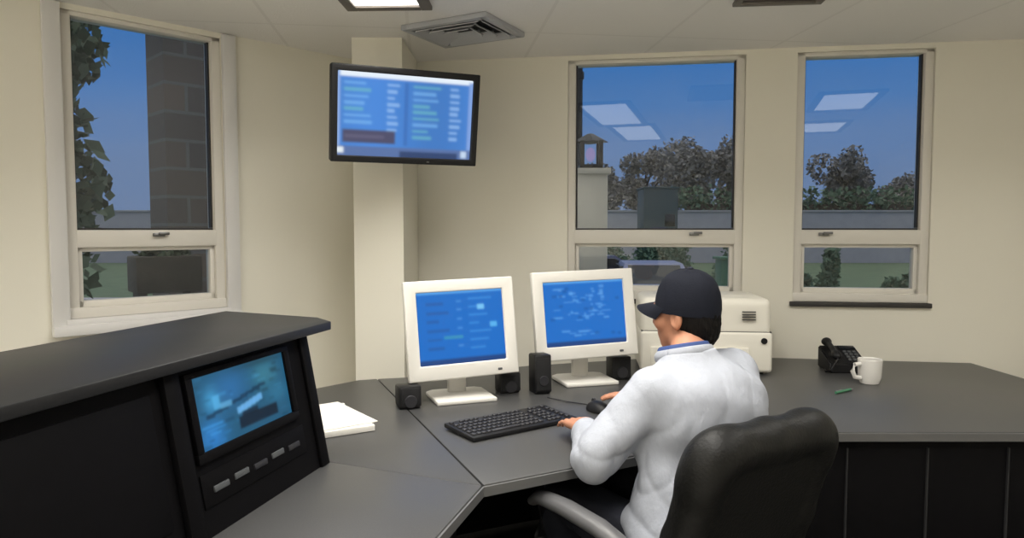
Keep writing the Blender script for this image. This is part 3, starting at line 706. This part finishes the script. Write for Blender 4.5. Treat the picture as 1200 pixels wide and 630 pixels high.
# ------------------------------------------------------------------ the man
O = Vector((.494, 1.950, 0)); Ff = Vector((-.5, .866, 0)); Lf = Vector((-.866, -.5, 0))
def Wp(l, f, z): return np.array(O + Lf * l + Ff * f + Vector((0, 0, z)))
man = thing('person', 'man in navy cap and white long-sleeved shirt sitting at the keyboard', 'person', (O.x, O.y, 0))
man_inv = -np.array((O.x, O.y, 0.))
Rb = np.array((Lf, Ff, (0, 0, 1))).T           # columns: left, forward, up
def rotc(l, f, u):                              # orthonormal basis from given columns
    return np.array([l, f, u]).T
hy = math.radians(47); Fh = np.array((-math.sin(hy), math.cos(hy), -.10)); Fh /= np.linalg.norm(Fh)
Lh = np.array((-math.cos(hy), -math.sin(hy), 0.)); Uh = np.cross(Lh, Fh) * -1
if Uh[2] < 0: Uh = -Uh
HR = rotc(Lh, Fh, Uh); HC = np.array((.534, 2.165, 1.158))
def Hd(l, f, u): return HC + Lh * l + Fh * f + Uh * u
shL, shR = Wp(.090, .05, .958), Wp(-.250, .080, .965)
elL, wrL = np.array((.224, 1.890, .800)), np.array((.228, 2.125, .815))
elR, wrR = np.array((.715, 2.285, .835)), np.array((.480, 2.445, .822))
chest = Wp(-.075, .048, .86); neck0 = Wp(-.075, .085, 1.02); belly = Wp(-.02, .010, .66); hip = Wp(0, 0, .53)
kneeL, kneeR = Wp(.12, .43, .535), Wp(-.13, .43, .535); ankL, ankR = Wp(.13, .44, .085), Wp(-.14, .45, .085)
thL, thR = Wp(.09, .02, .535), Wp(-.09, .02, .535)
lo, hi = np.array((-.25, 1.6, -.01)), np.array((1.0, 2.75, 1.36))

def hand(s, wr, fwd, up, side, curl):
    """side: unit vector towards the thumb; fingers curl down by `curl` radians per joint."""
    fwd = np.array(fwd, float); fwd /= np.linalg.norm(fwd); side = np.array(side, float); side -= fwd * (side @ fwd); side /= np.linalg.norm(side); up = np.cross(side, fwd)
    if up[2] < 0: up = -up
    R = rotc(side, fwd, up); pc = wr + fwd * .052
    s.cap(wr - fwd * .03, wr + fwd * .02, .025, .024, k=.02)
    s.rbox(pc, (.039, .047, .0135), R, rad=.0125, k=.018)
    s.ell(wr + fwd * .03 + side * .022 - up * .004, (.018, .03, .016), R, k=.015)
    for q, (off, L, r) in enumerate(((.030, .074, .0088), (.010, .083, .0090), (-.011, .077, .0086), (-.030, .060, .0076))):
        p = wr + fwd * (.094 - abs(off) * .18) + side * off + up * .003; a = .10
        dirn = fwd + side * off * 2.2; dirn /= np.linalg.norm(dirn)
        for sg, fr in enumerate((.46, .30, .24)):
            d = dirn * math.cos(a) - up * math.sin(a); p2 = p + d * L * fr; s.cap(p, p2, r * (1 - .07 * sg), r * (1 - .07 * (sg + 1)), k=.005); p = p2; a += curl
    p = wr + fwd * .028 + side * .030 - up * .003
    d = side * .72 + fwd * .66 - up * .12; p2 = p + d * .036; s.cap(p, p2, .0125, .0108, k=.010)
    d = side * .35 + fwd * .92 - up * .16; p3 = p2 + d * .034; s.cap(p2, p3, .0105, .009, k=.004)

s = SDF(lo, hi, .0045)
# torso, limbs
s.cap(hip + Lf * .06, hip - np.array(Lf) * .06, .088, k=.02).ell(belly, (.13, .085, .14), Rb, k=.05).ell(chest, (.165, .095, .16), Rb, k=.05)
s.cap(shL, shR, .055, k=.05).cap(neck0, Hd(0, -.02, -.06), .058, .053, k=.03)
for a, b, c in ((shL, elL, wrL), (shR, elR, wrR)):
    s.cap(a, b, .052, .040, k=.03).cap(b, c, .040, .026, k=.015)
for a, b, c in ((thL, kneeL, ankL), (thR, kneeR, ankR)):
    s.cap(a, b, .070, .050, k=.02).cap(b, c, .048, .034, k=.015)
    s.cap(c + np.array((0, 0, -.03)), c + np.array(Ff) * .13 + np.array((0, 0, -.05)), .034, .024, k=.02)
# head
s.ell(Hd(0, -.012, .022), (.074, .092, .092), HR, k=.02).ell(Hd(0, .030, -.045), (.056, .062, .066), HR, k=.03)
s.ell(Hd(0, .052, -.092), (.030, .030, .022), HR, k=.025)                                   # chin
s.cap(Hd(0, .082, .020), Hd(0, .103, -.022), .010, .013, k=.014)                             # nose
s.cap(Hd(-.014, .090, -.027), Hd(.014, .090, -.027), .009, k=.008)                           # nostrils
s.cap(Hd(-.032, .074, .030), Hd(.032, .074, .030), .014, k=.016)                             # brow
s.cap(Hd(-.018, .081, -.056), Hd(.018, .081, -.056), .0065, k=.008).cap(Hd(-.015, .078, -.067), Hd(.015, .078, -.067), .0075, k=.008)
for q in (-1, 1):
    s.ell(Hd(q * .033, .083, .010), (.014, .010, .009), HR, cut=True)                        # eye sockets
    s.ell(Hd(q * .045, .060, -.020), (.022, .022, .02), HR, k=.02)                           # cheekbones
    s.ell(Hd(q * .076, -.012, -.012), (.010, .020, .033), HR, k=.008); s.ell(Hd(q * .084, -.006, -.008), (.006, .011, .020), HR, cut=True)
kb_side = np.array((-.82, -.57, 0))
hand(s, wrL, (-.32, .94, -.10), (0, 0, 1), (1, .2, .05), .28)
hand(s, wrR, (-.86, .50, .02), (0, 0, 1), (-.4, -.9, .0), .20)
def local(o):
    o.parent = man; o.location = man_inv; return o
local(s.build('body', M['skin'], None, it=2))
for q in (-1, 1):
    e = MB().ball(Hd(q * .033, .071, .010), .0125, 14).build('eye', M['eye'], man); e.location = man_inv
    i_ = MB().ball(Hd(q * .033, .0805, .010), .0052, 10).build('iris', M['iris'], e)

# shirt
s = SDF(lo + (0, 0, .4), hi, .0055)
s.cap(hip + np.array(Lf) * .075 + (0, 0, .02), hip - np.array(Lf) * .075 + (0, 0, .02), .124, k=.04)
s.ell(belly, (.178, .120, .18), Rb, k=.05).ell(chest, (.220, .128, .180), Rb, k=.05)
s.ell(Wp(-.085, -.02, .90), (.190, .092, .125), Rb, k=.06).ell(shR + np.array(Lf) * .01, (.082, .082, .075), Rb, k=.06)
s.cap(shL, shR, .066, k=.06).cap(neck0 + (0, 0, -.05), neck0 + (0, 0, .06), .082, .070, k=.05)
s.cap(shL, elL, .068, .060, k=.03).cap(elL, wrL + (elL - wrL) * .22, .056, .045, k=.02)
s.cap(shR, elR, .072, .060, k=.03).cap(elR, wrR + (elR - wrR) * .12, .060, .044, k=.02)
# collar line, cuffs and hem
cax = np.array((0, 0, 1.)) + np.array(Ff) * .28; cax /= np.linalg.norm(cax); cc = neck0 + np.array(Ff) * .012 + (0, 0, .030)
s.half(cc, cax)
s.half((0, 0, .468), (0, 0, -1))
def folds(X, Y, Z):
    l = (X - O.x) * Lf.x + (Y - O.y) * Lf.y; f = (X - O.x) * Ff.x + (Y - O.y) * Ff.y
    wz = np.clip((.98 - Z) / .25, 0, 1)
    r = lambda q: 1 - 2 * np.abs(np.sin(q)) ** .7          # pinched creases
    a = .0058 * r(22 * (Z + .55 * l) + 1.6 * np.sin(9 * l + 4 * f)) * wz
    b = .0046 * r(27 * (l * .8 - Z * .55 + f * .5) + 1.5 * np.sin(14 * Z + 6 * l))
    c = .003 * np.sin(33 * (f - l * .7) + 2 * np.sin(20 * Z))
    return a + b * (.4 + .6 * wz) + c
s.warp(folds)
# hollow out the openings so skin passes through them
s.cap(wrL + (elL - wrL) * .26, wrL + (wrL - elL) * .2, .031, .031, cut=True).cap(wrR + (elR - wrR) * .16, wrR + (wrR - elR) * .2, .031, .031, cut=True)
s.cap(neck0 + (0, 0, .03), Hd(0, -.02, 0), .060, .062, cut=True)
sh = local(s.build('shirt', M['shirt'], None, it=1))
# collar roll and lanyard round the neck
def ring(c, ax, ra, rb, th, name, m_, parent, flat=1., a0=0, a1=2 * math.pi, n=44):
    ax = np.array(ax) / np.linalg.norm(ax); e1 = Lh - ax * (Lh @ ax); e1 /= np.linalg.norm(e1); e2 = np.cross(ax, e1)
    pts = [c + e1 * ra * math.cos(a0 + (a1 - a0) * k / n) + e2 * rb * math.sin(a0 + (a1 - a0) * k / n) for k in range(n + 1)]
    return MB().tube(pts, th, 10, flat).build(name, m_, parent)
ring(cc, cax, .076, .076, .012, 'collar', M['shirt'], sh, 1.5)
ly = ring(cc + cax * .013, cax, .069, .069, .0085, 'lanyard', M['lanyard'], man, 1.9); ly.location = man_inv
# trousers, belt, shoes
s = SDF(lo, np.array((1.0, 2.75, .72)), .0075)
s.cap(hip + np.array(Lf) * .08, hip - np.array(Lf) * .08, .122, k=.04)
for a, b, c in ((thL, kneeL, ankL), (thR, kneeR, ankR)):
    s.cap(a, b, .096, .074, k=.04).cap(b, c + (0, 0, .02), .072, .058, k=.02)
s.half((0, 0, .60), (0, 0, 1)); s.half((0, 0, .075), (0, 0, -1))
s.warp(lambda X, Y, Z: .003 * np.sin(60 * Z + 20 * X) + .003 * np.sin(45 * Y - 30 * Z)); local(s.build('trousers', M['trouser'], None))
for c in (ankL, ankR):
    s = SDF(c - .24, c + .24, .006); fwd = np.array(Ff)
    s.cap(c + (0, 0, -.045) - fwd * .03, c + fwd * .17 + (0, 0, -.055), .046, .036, k=.02).cap(c + (0, 0, -.03), c + (0, 0, .01), .050, .048, k=.02).half((0, 0, .002), (0, 0, -1)); local(s.build('shoe', M['shoe'], None))
# hair
s = SDF(HC - .17, HC + .17, .004)
s.ell(Hd(0, -.016, .020), (.079, .098, .098), HR, k=.02).ell(Hd(0, -.055, -.045), (.064, .050, .062), HR, k=.03)
s.half(Hd(0, .012, .02), Fh * .93 + Uh * -.35)
s.half(Hd(0, -.03, -.088), -Uh * .95 + Fh * .30)
s.ell(Hd(.082, -.006, -.012), (.020, .026, .038), HR, cut=True).ell(Hd(-.082, -.006, -.012), (.020, .026, .038), HR, cut=True)
s.warp(lambda X, Y, Z: .0018 * np.sin(240 * X + 120 * Z) * np.sin(210 * Y - 90 * Z)); local(s.build('hair', M['hair'], None, it=1))
# cap
cap_up = Uh + Fh * -.16; cap_up /= np.linalg.norm(cap_up); cF = Fh - cap_up * (Fh @ cap_up); cF /= np.linalg.norm(cF)
CR = rotc(Lh, cF, cap_up); CC = Hd(0, -.012, .020)
def Cp(l, f, u): return CC + Lh * l + cF * f + cap_up * u
bm = bmesh.new(); n = 48; rings = []
prof = [(1.0, -.018), (1.012, .004), (.992, .028), (.94, .052), (.84, .076), (.69, .095), (.50, .108), (.28, .116), (.10, .118)]
for q, u in prof:
    rings.append([bm.verts.new(Cp(.084 * q * math.cos(2 * math.pi * k / n), .104 * q * math.sin(2 * math.pi * k / n), u + .002 * (k % 8 == 0))) for k in range(n)])
for a, b in zip(rings, rings[1:]):
    for k in range(n): bm.faces.new((a[k], a[(k + 1) % n], b[(k + 1) % n], b[k]))
bm.faces.new(rings[-1])
m = MB(); m.bm.free(); m.bm = bm
bmesh.ops.solidify(bm, geom=bm.faces[:], thickness=-.004)
cp = m.build('cap', M['cap'], man); cp.location = man_inv
m = MB(); m.ball(Cp(0, 0, .120), (.010, .010, .006), 12).build('cap_button', M['cap'], cp)
bm = bmesh.new(); n = 22; rows = []
for j in range(7):
    t_ = j / 6; row = []
    for k in range(n + 1):
        a_ = math.pi * (.10 + .80 * k / n); c_, s_ = math.cos(a_), math.sin(a_)
        l = .085 * c_ * (1 - .10 * t_); f = .105 * s_ + t_ * .070 * max(0, s_) ** .6; u = .006 - .020 * t_ - .022 * (abs(c_) ** 2) * t_ - .008 * abs(c_)
        row.append(bm.verts.new(Cp(l, f, u)))
    rows.append(row)
for a, b in zip(rows, rows[1:]):
    for k in range(n): bm.faces.new((a[k], a[k + 1], b[k + 1], b[k]))
bmesh.ops.solidify(bm, geom=bm.faces[:], thickness=.004)
m = MB(); m.bm.free(); m.bm = bm; m.build('brim', M['cap'], cp)

# ------------------------------------------------------------------ office chair
psi = math.radians(32); CF = Vector((-math.sin(psi), math.cos(psi), 0)); CS = (.434, 1.930)
ch = thing('office_chair', 'black leather office chair with a high reclined back, under the man', 'chair', (*CS, 0), psi)
# local: x = right of the sitter, y = forward
tau = math.radians(17); bc = np.array((0, -.262, .690)); ct, st = math.cos(tau), math.sin(tau)
bU = np.array((0, -st, ct)); bF = np.array((0, ct, st)); BR = rotc((1, 0, 0), bF, bU)
s = SDF((-.34, -.58, .30), (.34, .08, 1.12), .0065)
bw_, bh = .247, .285
s.rbox(bc, (bw_ - .03, .040, bh - .03), BR, rad=.038, k=.02)
out_ = []
for k in range(40):                              # padded roll round a rounded outline
    a_ = 2 * math.pi * k / 40; c_, s_ = math.cos(a_), math.sin(a_); e_ = .24
    out_.append(bc + np.array((math.copysign(abs(c_) ** e_, c_) * (bw_ - .045) * (1 - .02 * max(0, s_)), 0, 0)) + bU * math.copysign(abs(s_) ** e_, s_) * (bh - .045) + bF * .004)
for a, b in zip(out_, out_[1:] + out_[:1]): s.cap(a, b, .050, k=.02)
s.ell(bc - bU * .14 + bF * .03, (.16, .045, .12), BR, k=.04)
s.build('backrest', M['leather'], ch, it=3)
s = SDF((-.34, -.34, .29), (.34, .36, .56), .007)
s.rbox((0, .01, .385), (.25, .25, .045), rad=.04, k=.02).cap((-.20, .235, .375), (.20, .235, .375), .05, k=.03).ell((0, 0, .415), (.2, .2, .02), k=.03)
s.build('seat', M['leather'], ch, it=3)
for q in (-1, 1):
    arm = MB().tube([(q * .285, .245, .640), (q * .292, .20, .668), (q * .292, .08, .676), (q * .290, -.06, .672), (q * .285, -.14, .655), (q * .278, -.19, .60), (q * .272, -.21, .52), (q * .25, -.20, .44), (q * .18, -.14, .392)],
                    [.02, .028, .030, .030, .028, .026, .025, .024, .02], 14, .72).build('armrest', M['armp'], ch)
    MB().tube([(q * .285, .20, .655), (q * .287, .21, .55), (q * .27, .17, .43), (q * .18, .10, .39)], .017, 10).build('arm_support', M['blackp'], arm)
MB().box((0, 0, .352), (.22, .26, .035), bev=.01).box((0, -.19, .352), (.07, .24, .02), bev=.004).tube([(0, -.17, .355), (0, -.235, .40), (0, -.255, .50), (0, -.275, .60)], .02, 10, .6).build('mechanism', M['blackp'], ch)
MB().cyl((0, 0, .10), (0, 0, .335), .026).cyl((0, 0, .10), (0, 0, .24), .036).build('gas_lift', M['chrome'], ch)
MB().lathe([(.03, .075), (.055, .078), (.055, .115), (.04, .13)], 24).build('hub', M['blackp'], ch)
for k in range(5):
    a_ = 2 * math.pi * k / 5 + .35; d = Vector((math.cos(a_), math.sin(a_), 0)); e = d * .30
    lg = MB().tube([(d.x * .03, d.y * .03, .10), (d.x * .17, d.y * .17, .098), (e.x, e.y, .078)], [.028, .024, .019], 10, .7).build('base_leg', M['blackp'], ch)
    t2 = Vector((-d.y, d.x, 0)); m = MB()
    for q in (-1, 1):
        c_ = e + t2 * .014 * q + Vector((0, 0, .028)); m.cyl(c_ - t2 * .009, c_ + t2 * .009, .028, n=18)
    m.cyl((e.x, e.y, .03), (e.x, e.y, .085), .008); m.build('caster', M['blackp'], lg)

# ------------------------------------------------------------------ outside, seen through the glass
GZ = -.75
g_ = MB().prism([(-60, 4.6), (120, 4.6), (120, 160), (-60, 160)], GZ - .3, GZ).build('ground', M['grass'], smooth=False); g_['kind'] = 'structure'
g_ = MB().prism([(-60, -30), (-4.6, -30), (-4.6, 4.6), (-60, 4.6)], GZ - .3, GZ).build('ground', M['grass'], smooth=False); g_['kind'] = 'structure'
g_ = MB().prism([(-40, 15.5), (90, 15.5), (90, 22), (-40, 22)], GZ, GZ + .02).build('car_park', M['road'], smooth=False); g_['kind'] = 'structure'
tag(MB().prism([(-40, 45), (110, 45), (110, 45.4), (-40, 45.4)], GZ, 2.52).box((35, 45.2, 2.56), (150, .6, .10)).build('boundary_wall', M['road'], smooth=False), 'long pale boundary wall across the field outside the windows', 'wall')

def leaf_cluster(name, m_, blobs, nleaf, size, parent, seed):
    g = np.random.default_rng(seed); V = []; F = []
    for k in range(nleaf):
        c, r = blobs[g.integers(len(blobs))]; d = g.normal(size=3); d /= np.linalg.norm(d); p = np.array(c) + d * np.array(r) * g.uniform(.55, 1.05)
        u = g.normal(size=3); u /= np.linalg.norm(u); v_ = np.cross(u, g.normal(size=3)); v_ /= np.linalg.norm(v_); z = size * g.uniform(.6, 1.3); i = len(V)
        V += [tuple(p - u * z), tuple(p + v_ * z * .6), tuple(p + u * z), tuple(p - v_ * z * .6)]; F.append((i, i + 1, i + 2, i + 3))
    me = bpy.data.meshes.new(name); me.from_pydata(V, [], F); me.materials.append(m_); o = bpy.data.objects.new(name, me); C.objects.link(o); o.parent = parent; return o
def tree(label, x, y, h, wd, m_, seed, group='trees beyond the boundary wall'):
    t = thing('tree', label, 'tree', (x, y, GZ), 0, group); g = np.random.default_rng(seed)
    m = MB().tube([(0, 0, 0), (.05, 0, h * .3), (0, .1, h * .62), (0, 0, h * .9)], [h * .03, h * .024, h * .016, .03], 8)
    for k in range(6):
        a_ = g.uniform(0, 6.28); z = h * g.uniform(.35, .65); m.tube([(0, 0, z), (math.cos(a_) * wd * .35, math.sin(a_) * wd * .35, z + h * .12), (math.cos(a_) * wd * .6, math.sin(a_) * wd * .6, z + h * .2)], [h * .012, h * .008, .02], 6)
    m.build('trunk', M['bark'], t)
    bl = [((g.uniform(-.6, .6) * wd, g.uniform(-.6, .6) * wd, h * g.uniform(.42, .88)), (wd * g.uniform(.35, .55), wd * g.uniform(.35, .55), h * g.uniform(.10, .18))) for k in range(11)] + [((0, 0, h * .7), (wd * .6, wd * .6, h * .26)), ((0, 0, h * .35), (wd * .85, wd * .85, h * .25)), ((0, 0, h * .18), (wd * .9, wd * .9, h * .16))]
    leaf_cluster('foliage', m_, bl, 5200, .17, t, seed + 50); return t
names = ['leftmost in the first window', 'second from left in the first window', 'in the middle of the first window', 'second from right in the first window', 'rightmost in the first window']
for k, (x, y, h, wd) in enumerate(((6.2, 50, 7.2, 2.1), (10.6, 56, 8.6, 2.3), (12.4, 50, 8.6, 2.1), (17.3, 56, 9.2, 2.4), (17.0, 49.7, 7.7, 2.0))):
    tree('brown-green tree of the far tree line, ' + names[k], x, y, h, wd, M['foliage2'], 10 + k)
tree('rounded dark tree of the far tree line in the second window', 24.6, 52, 8.0, 2.4, M['foliage2'], 31)
tree('small bushy tree of the far tree line left of the rounded one', 21.6, 57, 5.6, 1.7, M['foliage2'], 32)
tree('lower tree of the far tree line at the right edge of the second window', 31.2, 56, 7.0, 2.2, M['foliage2'], 33)
tree('tall dark tree close outside the left window', -8.9, 12.2, 6.6, 1.7, M['foliage'], 41, 'trees outside the left window')
t = thing('clipped_hedge', 'long green clipped hedge rising behind the pale boundary wall', 'hedge', (26, 47, GZ), 0)
leaf_cluster('foliage', M['hedge'], [((x, 0, z), (1.2, .5, .75)) for x in np.linspace(-15, 15, 30) for z in (.6, 1.6, 2.6, 3.6, 4.3)], 9000, .2, t, 77)
MB().box((0, 0, 1.9), (29, .25, 3.8)).build('stems', M['bark'], t)

def shrub(label, x, y, h, wd, seed, lean=0., grp='hedge shrubs along the car park', m_='hedge'):
    t = thing('shrub', label, 'shrub', (x, y, GZ), 0, grp); g = np.random.default_rng(seed)
    bl = [((g.uniform(-.55, .55) * wd + lean * z, g.uniform(-.3, .3) * wd, z * h), (wd * .42, wd * .42, h * .22)) for z in np.linspace(.15, .85, 9)]
    m = MB()
    for k in range(4): m.tube([(0, 0, 0), (g.uniform(-.2, .2) * wd + lean * .4, g.uniform(-.2, .2) * wd, h * .4), (lean * .8 + g.uniform(-.4, .4) * wd, g.uniform(-.3, .3) * wd, h * .75)], [.03, .02, .01], 6)
    m.build('stem', M['bark'], t); leaf_cluster('foliage', M[m_], bl, 2400, .075, t, seed + 9); return t
for k, (x, h, wd, lab) in enumerate(((2.3, 1.85, .62, 'hedge shrub at the left end, above the dark blue car'), (3.6, 1.78, .62, 'second hedge shrub, above the dark blue car'), (4.95, 1.72, .62, 'middle hedge shrub behind the gap between the two cars'),
        (6.2, 1.8, .62, 'hedge shrub behind the lavender grey car'), (7.5, 1.75, .6, 'hedge shrub at the right end, behind the green utility box'))):
    shrub(lab, x, 23.2 + 3.3 * (k % 2), h * (1.06 if k % 2 else 1), 1.2, 60 + k)
shrub('leaning dark green shrub below the rail of the second window', 5.75, 14.0, 1.8, .34, 80, .72, 'shrubs below the second window')
shrub('low green shrub at the lower left of the second window', 5.3, 13.0, 1.25, .36, 81, 0., 'shrubs below the second window')
shrub('low green shrub at the lower right of the second window', 8.0, 14.4, 1.2, .45, 82, 0., 'shrubs below the second window')

def car(label, x, y, rz, paint):
    t = thing('car', label, 'car', (x, y, GZ + .02), rz, 'cars parked outside'); m = MB(); bm = m.bm
    side = [(-2.05, .28), (-2.08, .62), (-1.95, .80), (-1.15, .90), (-.55, 1.34), (.75, 1.36), (1.45, .93), (2.02, .84), (2.08, .5), (2.02, .28)]
    ring = []
    for yy, ins in ((-.82, .0), (-.78, 0.), (.78, 0.), (.82, 0.)):
        ring.append([bm.verts.new((px, (yy if pz < .95 else yy * .82), pz)) for px, pz in side])
    for a, b in zip(ring, ring[1:]):
        for k in range(len(side)): bm.faces.new((a[k], a[(k + 1) % len(side)], b[(k + 1) % len(side)], b[k]))
    bm.faces.new(ring[0][::-1]); bm.faces.new(ring[-1]); m.build('body', M[paint], t, smooth=False)
    for yy in (-1, 1):
        m = MB(); m.T = Matrix.Translation((0, yy * .745, 0)) @ Matrix.Rotation(math.pi / 2, 4, 'X')
        m.prism([(-1.0, .93), (-.52, 1.28), (.70, 1.29), (1.28, .95)], -.05, .05); m.build('side_window', M['carglass'], t, smooth=False)
    MB().box((-.87, 0, 1.10), (.66, 1.20, .03), Matrix.Rotation(-.635, 3, 'Y')).build('windscreen', M['carglass'], t)
    MB().box((1.12, 0, 1.13), (.70, 1.20, .03), Matrix.Rotation(.55, 3, 'Y')).build('rear_window', M['carglass'], t)
    for wx in (-1.28, 1.28):
        for wy in (-.76, .76):
            wh = MB().cyl((wx, wy - .1, .30), (wx, wy + .1, .30), .30, n=28).build('wheel', M['tyre'], t)
            MB().cyl((wx, wy - .11, .30), (wx, wy + .11, .30), .17, n=20).build('hubcap', M['hub'], wh)
    return t
car('dark blue car parked outside, above the monitor before the man', 2.25, 21.2, .05, 'carp')
car('lavender grey car parked outside, left of the man\'s cap', 3.35, 17.0, 1.50, 'carl')

t = thing('utility_box', 'green utility box standing on the grass outside, right of the man\'s cap', 'utility box', (4.12, 13.2, GZ), 0)
MB().box((0, 0, .80), (.50, .40, 1.6), bev=.02).build('cabinet', M['green'], t)
MB().prism([(-.29, -.24), (.29, -.24), (.29, .24), (-.29, .24)], 1.6, 1.65, bev=.01).build('lid', M['green'], t)
MB().box((.0, -.205, .85), (.42, .014, 1.4), bev=.004).build('door', M['green'], t)
MB().box((.15, -.22, 1.0), (.02, .02, .1), bev=.004).build('handle', M['blackp'], t)

t = thing('storage_kiosk', 'dark teal kiosk standing on the field outside the first window', 'kiosk', (7.4, 36, GZ), .0)
MB().box((0, 0, 2.08), (1.7, 1.8, 4.16), bev=.03).build('cabin', M['teal'], t)
MB().box((0, 0, 4.2), (1.8, 1.9, .10), bev=.03).build('roof', M['teal'], t)
MB().box((-.1, -.91, 1.2), (.8, .04, 2.1), bev=.01).build('door', M['carp'], t)
MB().box((.45, -.91, 2.6), (.5, .04, .6), bev=.01).build('window', M['carglass'], t)

t = thing('gate_pier', 'cream rendered pier with a lantern outside the first window', 'gate pier', (.555, 5.02, GZ), 0)
MB().box((0, 0, 1.28), (.22, .22, 2.56), bev=.008).build('shaft', M['render'], t)
MB().box((0, 0, 2.57), (.26, .26, .04), bev=.006).build('capstone', M['render'], t)
t = thing('pier_lantern', 'dark lantern with a violet glow on top of the cream pier', 'lantern', (.555, 5.02, GZ + 2.59), 0)
MB().box((0, 0, .015), (.16, .16, .03), bev=.004).build('base', M['blackp'], t)
for sx in (-1, 1):
    for sy in (-1, 1): MB().box((sx * .065, sy * .065, .11), (.03, .03, .17)).build('corner_post', M['blackp'], t)
MB().ball((0, 0, .105), (.034, .034, .05), 16).build('bulb', M['lampglow'], t)
MB().cyl((0, 0, .19), (0, 0, .25), .13, .02, 4).build('roof', M['blackp'], t)
t = thing('drainpipe', 'dark vertical pipe outside the left edge of the first window', 'pipe', (.50, 5.4, GZ), 0)
MB().cyl((0, 0, 0), (0, 0, 3.8), .035).build('shaft', M['blackp'], t)
m = MB()
for z in (.5, 1.9, 3.3): m.cyl((0, 0, z), (0, 0, z + .05), .046)
m.build('joint', M['blackp'], t)

t = thing('brick_outbuilding', 'dark brick building corner close outside the left window', 'building', (-1.91, 5.53, GZ), math.radians(45))
MB().box((0, .175, 2.0), (1.5, .35, 4.0)).build('wall', M['brick'], t, smooth=False)
MB().box((0, .175, 4.05), (1.6, .45, .10), bev=.01).build('coping', M['bark'], t)
t = thing('planter_box', 'dark planter box on a stand low outside the left window', 'planter', (-1.95, 3.95, GZ), math.radians(40))
MB().box((0, 0, 1.92), (.34, .22, .20), bev=.01).build('box', M['bark'], t)
m = MB()
for sx in (-1, 1): m.box((sx * .13, 0, .91), (.04, .16, 1.82), bev=.004)
m.build('stand', M['bark'], t)
leaf_cluster('plants', M['foliage'], [((0, 0, 2.04), (.15, .09, .05))], 220, .025, t, 5)
